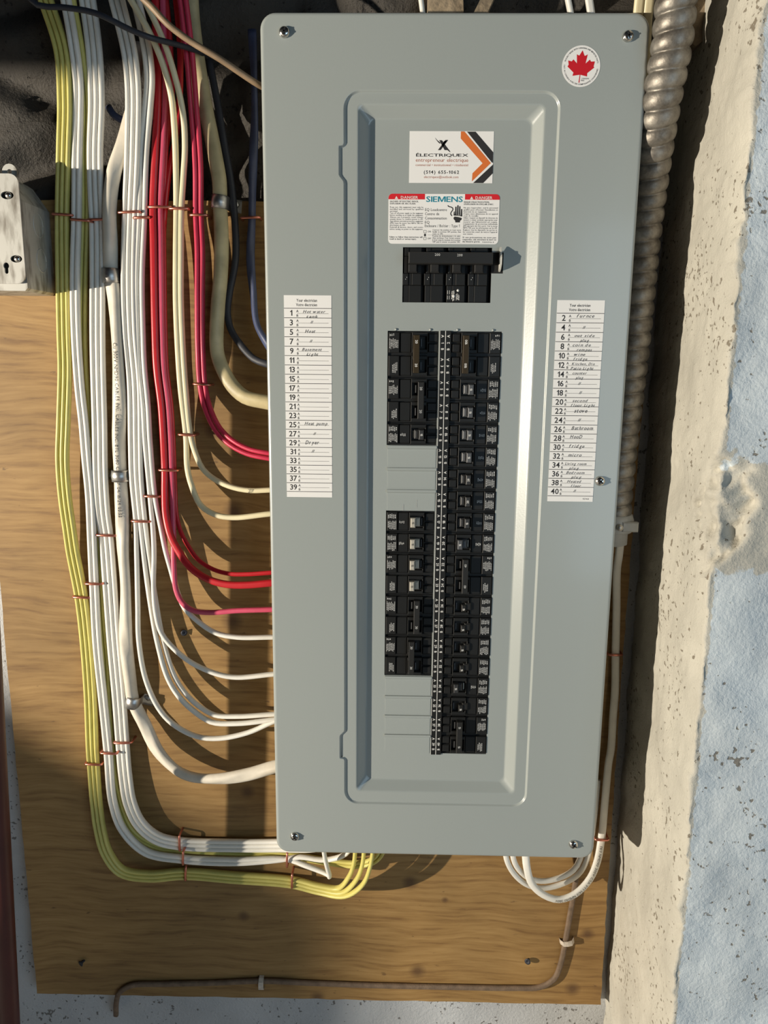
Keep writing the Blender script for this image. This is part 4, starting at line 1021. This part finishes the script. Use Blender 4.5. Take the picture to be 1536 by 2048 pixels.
# --- white cables looping below the panel's other corner
WR = [(1241, 1078, .070), (1238, 1110, .080), (1234, 1138, .088), (1233, 1219, .0945), (1231, 1310, .0975), (1230, 1380, .096), (1226, 1433, .094), (1222, 1498, .092), (1217, 1527, .090), (1210, 1603, .088), (1203, 1675, .092), (1195, 1721, .078),
      (1180, 1757, .066), (1150, 1788, .058), (1118, 1799, .054), (1088, 1790, .050), (1064, 1768, .048), (1054, 1736, .046), (1051, 1705, .046), (1050, 1665, .048)]
cable(WR, 'white', 'white printed cable making a wide loop under the panel', None, 0, 0, 5.0, 3.6, groove=.08, twist=lambda s: .25 * math.sin(s * 8), key='wr', seed=3)
for k in range(2):
    cable([(1196 - 14 * k, 1560, .098), (1188 - 14 * k, 1640, .096), (1174 - 14 * k, 1718, .090), (1156 - 9 * k, 1749 - 9 * k, .084), (1118, 1770 - 14 * k, .076), (1082, 1776 - 14 * k, .068), (1052 + 4 * k, 1768 - 13 * k, .060), (1027 + 10 * k, 1746 - 8 * k, .054), (1013 + 14 * k, 1718, .050), (1008 + 14 * k, 1670, .050)], 'white',
          'white cable in the smaller loop behind the printed one', 'white cables in the small loop', 0, 0, 3.6, 3.4, seed=90 + k, groove=.1)
cable_print('tw', 'Cu 300V NMD90 CABLES INC. CABLES INC. ETL 3080 CSA CSF 04/18/24 05:55', .345, .0060, 'pen', 1)
cable_print('wr', '14/3 NMD90 300V CSA FT1 14/3 NMD90 300V', .44, .0050, 'pen', 1)
# --- old braided cable along the board's lower edge
OB = [(232, 2030, .118), (233, 2003, .108), (240, 1984, .1005), (262, 1971, .1005), (330, 1968, .101), (420, 1966, .101), (524, 1962, .1005), (620, 1966, .101), (760, 1971, .101), (900, 1974, .101), (1030, 1976, .101), (1080, 1974, .101), (1108, 1958, .101), (1122, 1925, .101), (1131, 1880, .1005),
      (1140, 1830, .101), (1150, 1770, .101), (1156, 1720, .101), (1160, 1640, .101)]
cable(OB, 'oldbrown', 'old brown braided cable clipped along the bottom of the board', None, 0, 0, 3.8, 3.4, groove=.15, name='braided_cable')
for u, v, vert, lab in ((524, 1962, 1, 'small painted nail clip over the brown cable near the pipe shadow'), (1133, 1878, 0, 'small painted nail clip on the rising brown cable near the concrete')):
    p = onY(u, v, PLY); mb = MB(); a = (0, 1) if vert else (1, .18)
    pts = [(p.x + a[0] * .010 * k, PLY - h, p.z + a[1] * .010 * k) for k, h in ((-1, .000), (-.95, .003), (-.6, .0082), (0, .0092), (.6, .0082), (.95, .003), (1, .000))]
    L = []
    for q in pts:
        qx, qz = -a[1] * .0035, a[0] * .0035
        L.append([(q[0] + qx, q[1], q[2] + qz), (q[0] - qx, q[1], q[2] - qz), (q[0] - qx, q[1] - .0016, q[2] - qz), (q[0] + qx, q[1] - .0016, q[2] + qz)])
    mb.loops(L, smooth=False); solo('cable_clip', mb, 'clip', lab, 'cable clip')

# ------------------------------------------------------------------ staples
def staple(u, v, half, ang, front, label, mat='copper'):
    """copper staple over a bundle: HALF width in mm, ANG of its bar from horizontal, FRONT = y of the bar"""
    p = onY(u, v, front); c, s = math.cos(math.radians(ang)), math.sin(math.radians(ang)); h = half * mm
    def at(k, y): return (p.x + c * k, y, p.z + s * k)
    pts = [at(-h, PLY + .004), at(-h, front + .004), at(-h * .985, front + .0012), at(-h + .0016, front), at(0, front - .0003), at(h - .0016, front), at(h * .985, front + .0012), at(h, front + .004), at(h, PLY + .004)]
    mb = MB(); mb.tube(pts, .0016, 8); solo('cable_staple', mb, mat, label, 'staple', 'copper cable staples')
S = 'copper staple over '
for a in [(124, 429, 12, -3, .0850, S + 'the three yellow cables next to the junction box'), (160, 440, 11, -4, .0830, S + 'the first white pair beside the junction box'), (193, 439, 11.5, 2, .0870, S + 'the white bundle of three, at the top'),
          (257, 424, 12.5, 3, .0865, S + 'the white bundle beside the thick twisted cable, at the top'), (282, 435, 9, 2, .0870, S + 'the white pair next to the red bundle, at the top'), (318, 414, 13, 0, .0860, S + 'the red bundle, at the top'),
          (357, 417, 11, 0, .0855, S + 'the cream pair, at the top'), (397, 430, 10, 0, .0860, S + 'the pink-red pair, at the top'), (500, 435, 11, 2, .0905, S + 'the dark blue cable'),
          (403, 769, 10, -3, .0860, S + 'the pink-red pair where it starts to bend'), (373, 870, 10, -2, .0865, S + 'the cream pair where it splits'), (336, 941, 11.5, -1, .0870, S + 'the red bundle above its split'),
          (304, 993, 10, -1, .0870, S + 'the white pair above its split'), (281, 1043, 11.5, -1, .0870, S + 'the white bundle beside the thick cable, low'), (212, 1071, 12.5, -1, .0870, S + 'the white bundle of three, at half height'),
          (187, 1168, 11, 0, .0840, S + 'the first white pair, at half height'), (163, 1195, 11.5, -2, .0880, S + 'the yellow bundle, at half height'), (245, 1486, 12, 2, .0870, S + 'the white bundle of three, before it turns'),
          (217, 1507, 11, -2, .0840, S + 'the first white pair, before it turns'), (186, 1529, 11, -2, .0880, S + 'the yellow bundle, before it turns'), (359, 1687, 12, 88, .0870, S + 'the white bundle of three, on its level run'),
          (366, 1717, 10.5, 86, .0825, S + 'the first white pair, on its level run'), (371, 1748, 11, 86, .0880, S + 'the yellow bundle, on its level run'), (574, 1721, 11, 88, .0825, S + 'the first white pair, just under the panel corner'),
          (584, 1763, 11, 88, .0880, S + 'the yellow bundle, below the panel corner'), (1231, 1310, 9, 0, .0925, S + 'the white printed cable beside the concrete, upper'), (1204, 1680, 9, 0, .0870, S + 'the white printed cable beside the concrete, lower')]:
    staple(*a)

# ------------------------------------------------------------------ metal straps on the thick cables
def strap(u, v, yc, rx, rz, half, side, label, tilt=0):
    """one-hole strap: a band bent over the cable with a flat ear"""
    p = onY(u, v, yc); mb = MB(); n = 18; L = []
    base = PLY - yc
    prof = []
    prof.append((-rx * 1.02, base - .0005))
    for k in range(n + 1):
        a = math.pi * k / n; prof.append((-rx * math.cos(a), -rz * math.sin(a) if True else 0))
    prof.append((rx * 1.02, base - .0005)); prof.append((rx * 1.02 + .013 * 1, base - .0005))
    if side < 0: prof = [(-a, b) for a, b in prof]
    ct, st = math.cos(math.radians(tilt)), math.sin(math.radians(tilt))
    for k, hz in enumerate((-half, -half * .55, -half * .35, half * .35, half * .55, half)):
        bulge = .0010 if abs(hz) < half * .4 else 0
        row = []
        for a, b in prof: row.append((p.x + a * ct - hz * st, p.y + b - (bulge if b < base - .001 else 0), p.z + hz * ct + a * st))
        L.append(row)
    # sheet with thickness
    m_ = len(prof); v = [q for r in L for q in r]; f = []
    for i in range(len(L) - 1):
        for j in range(m_ - 1): f.append((i * m_ + j, i * m_ + j + 1, (i + 1) * m_ + j + 1, (i + 1) * m_ + j))
    mb.add(v, f, 0, True)
    t = thing('cable_strap', (p.x, PLY, p.z), label, 'cable strap', 'metal cable straps')
    o = part('band', mb, 'steel', t); md = o.modifiers.new('thickness', 'SOLIDIFY'); md.thickness = .0008
    ex = prof[-1][0] - (.0065 if side > 0 else -.0065)
    mb = MB(); mb.lathe((p.x + ex, p.z), [(.0002, PLY - .0042), (.0028, PLY - .0038), (.0042, PLY - .0018), (.0042, PLY - .0006)], 16); part('screw', mb, 'steel', t)
strap(222, 552, .0925, .0098, .0104, .0085, -1, 'shiny metal strap high on the thick twisted cable')
strap(241, 951, .0930, .0100, .0104, .0072, -1, 'shiny metal strap with an ear at the middle of the thick twisted cable')
strap(267, 1402, .0930, .0100, .0104, .0078, 1, 'dull metal strap where the thick twisted cable starts to bend', -12)
strap(440, 405, .0915, .0098, .0098, .0075, 1, 'shiny metal strap on the thick beige cable', -6)

# ================================================================== CONDUIT
def conduit():
    t = thing('flexible_conduit', tuple(onY(1228, 1040, .065)), 'ribbed flexible metal conduit between the panel and the concrete', 'conduit')
    P = pix([(1360, -60, -.026), (1353, 0, -.018), (1342, 100, -.008), (1323, 200, .004), (1303, 330, .030), (1294, 400, .042), (1283, 490, .050), (1269, 640, .054), (1255, 770, .058), (1246, 845, .060), (1232, 980, .062), (1228, 1032, .062)])
    C = spline(P, .00125); L = []; up = Vector((0, -1, 0)); s = 0; n = 40; pitch = .0168
    for i, p in enumerate(C):
        if i: s += (p - C[i - 1]).length
        tn = (C[min(i + 1, len(C) - 1)] - C[max(i - 1, 0)]).normalized()
        up = (up - tn * up.dot(tn)).normalized(); b = tn.cross(up); ring = []
        for k in range(n):
            a = 2 * math.pi * k / n; ph = ((s / pitch - a / (2 * math.pi)) % 1.0)
            bump = abs(math.sin(math.pi * ph)) ** .42
            if ph > .93: bump *= .6
            r = .0163 + .0042 * bump
            ring.append(p + (up * math.cos(a) + b * math.sin(a)) * r)
        L.append(ring)
    mb = MB(); mb.loops(L); part('ribbed_tube', mb, 'conduit', t)
    q = P[-1]
    mb = MB(); mb.lathez((q.x + .001, q.y), [(.006, q.z + .004), (.0205, q.z + .003), (.0225, q.z - .004), (.0225, q.z - .016), (.0200, q.z - .019), (.0165, q.z - .020), (.0165, q.z - .034), (.012, q.z - .036), (.004, q.z - .036)], 28)
    part('end_connector', mb, 'connector', t)
    mb = MB(); mb.box(q.x + .004, q.x + .0235, q.y - .0235, q.y - .016, q.z - .015, q.z - .003, .0015); mb.box(q.x - .012, q.x - .002, q.y - .0235, q.y - .016, q.z - .015, q.z - .003, .0015)
    part('clamp_jaw', mb, 'connector', t)
    mb = MB(); mb.tube([(q.x + .0005, q.y - .019, q.z - .009), (q.x + .0005, q.y - .0275, q.z - .009)], .0038, 12); part('clamp_screw', mb, 'steel', t)
conduit()

# ================================================================== JUNCTION BOX
def junction_box():
    t = thing('junction_box', (-0.522, PLY, 0.679), 'galvanized square junction box with worn cover plate beside the yellow cables', 'junction box')
    x0, x1, z0, z1 = -0.574, -0.4725, 0.6795, 0.8060
    P = [(x0, z0), (x1 - .003, z0), (x1, z0 + .003), (x1, z1 - .030), (x1 - .018, z1 - .004), (x1 - .024, z1), (x0, z1)]
    mb = MB()
    mb.prism(P, .034, PLY - .0005); part('box_body', mb, 'jbox', t)
    mb = MB(); hs = []
    def disc(cx, cz, rx, rz, n=16): return [(cx + rx * math.cos(2 * math.pi * k / n), cz + rz * math.sin(2 * math.pi * k / n)) for k in range(n)]
    F = rrect(x0 - .001, -0.4715, 0.6868, 0.8030, .010, 6)
    hs = [disc(-.4850, .7805, .0072, .0042), disc(-.4805, .7135, .0066, .0040),
          [(-.4925 + .0032 * math.cos(a), .7060 + .0036 * math.sin(a)) for a in [math.radians(-50 + 280 * k / 14) for k in range(15)]] + [(-.4945, .6990), (-.4935, .6975), (-.4915, .6975), (-.4905, .6990)]]
    mb.prism(F, .0290, .0312, holes=hs); part('cover_plate', mb, 'jbox', t, 'scratched pale cover plate')
    mb = MB(); mb.prism(offset_poly(F, .001), .0325, .0338); part('plate_recess', mb, 'hole', t)
    for cx, cz in ((-.4838, .7805), (-.4795, .7135)):
        mb = MB(); mb.lathe((cx, cz), [(.0002, .0270), (.0022, .0273), (.0036, .0286), (.0038, .0300), (.002, .0330)], 16); part('screw', mb, 'chrome', t)
    for yy, zz in ((.072, .7560), (.074, .7170)):
        mb = MB(); pts = [(x1 + .0002, yy + .0120 * math.cos(2 * math.pi * k / 22), zz + .0130 * math.sin(2 * math.pi * k / 22)) for k in range(23)]; mb.tube(pts, .0007, 5); part('knockout_ring', mb, 'jbox', t)
    mb = MB(); q = (-.4905, .8095); mb.prism(disc(q[0], q[1], .0085, .0085), .050, .053, holes=[disc(q[0], q[1], .0028, .0028)]); part('mounting_ear', mb, 'jbox', t)
junction_box()

# ================================================================== SMALL THINGS ON THE BOARD
def board_screw(u, v, label, tilt):
    p = onY(u, v, PLY); mb = MB(); n = 14; L = []
    ax = Vector((tilt[0], -1, tilt[1])).normalized(); a1 = ax.orthogonal().normalized(); a2 = ax.cross(a1); c = Vector((p.x, PLY, p.z))
    for r, h in ((.0016, -.004), (.0017, .0030), (.0042, .0056), (.0044, .0064), (.0016, .0066), (.0012, .0050)):
        L.append([c + ax * h + (a1 * math.cos(2 * math.pi * k / n) + a2 * math.sin(2 * math.pi * k / n)) * r for k in range(n)])
    mb.loops(L); solo('drywall_screw', mb, 'navy', label, 'screw')
board_screw(366, 1262, 'black screw sticking out of the board among the curved white cables', (.55, -.10))
board_screw(1057, 1918, 'black screw in the lower board near the rising brown cable', (-.4, .1))
board_screw(168, 1921, 'dull screw in the lower board corner near the red pipe', (-.6, -.2))
# bits of old wood behind the cables and above the panel
def lath(P, y0, y1, label):
    mb = MB(); Q = [onY(u, v, y0) for u, v in P]; pts = [(q.x, q.z) for q in Q]
    A = sum(a[0] * b[1] - b[0] * a[1] for a, b in zip(pts, pts[1:] + pts[:1]))
    mb.prism(pts if A > 0 else pts[::-1], y0, y1); solo('wood_scrap', mb, 'lath', label, 'wood')
lath([(1380, -40), (1440, -40), (1436, 20), (1424, 70), (1392, 92), (1380, 85)], .045, .13, 'rough pale timber block between the conduit and the concrete')
lath([(858, -60), (925, -60), (928, 60), (855, 60)], .085, .13, 'rough timber end above the panel top edge')
lath([(945, 30), (975, -30), (1000, -30), (968, 40)], .06, .075, 'splintered slat leaning above the panel top edge')
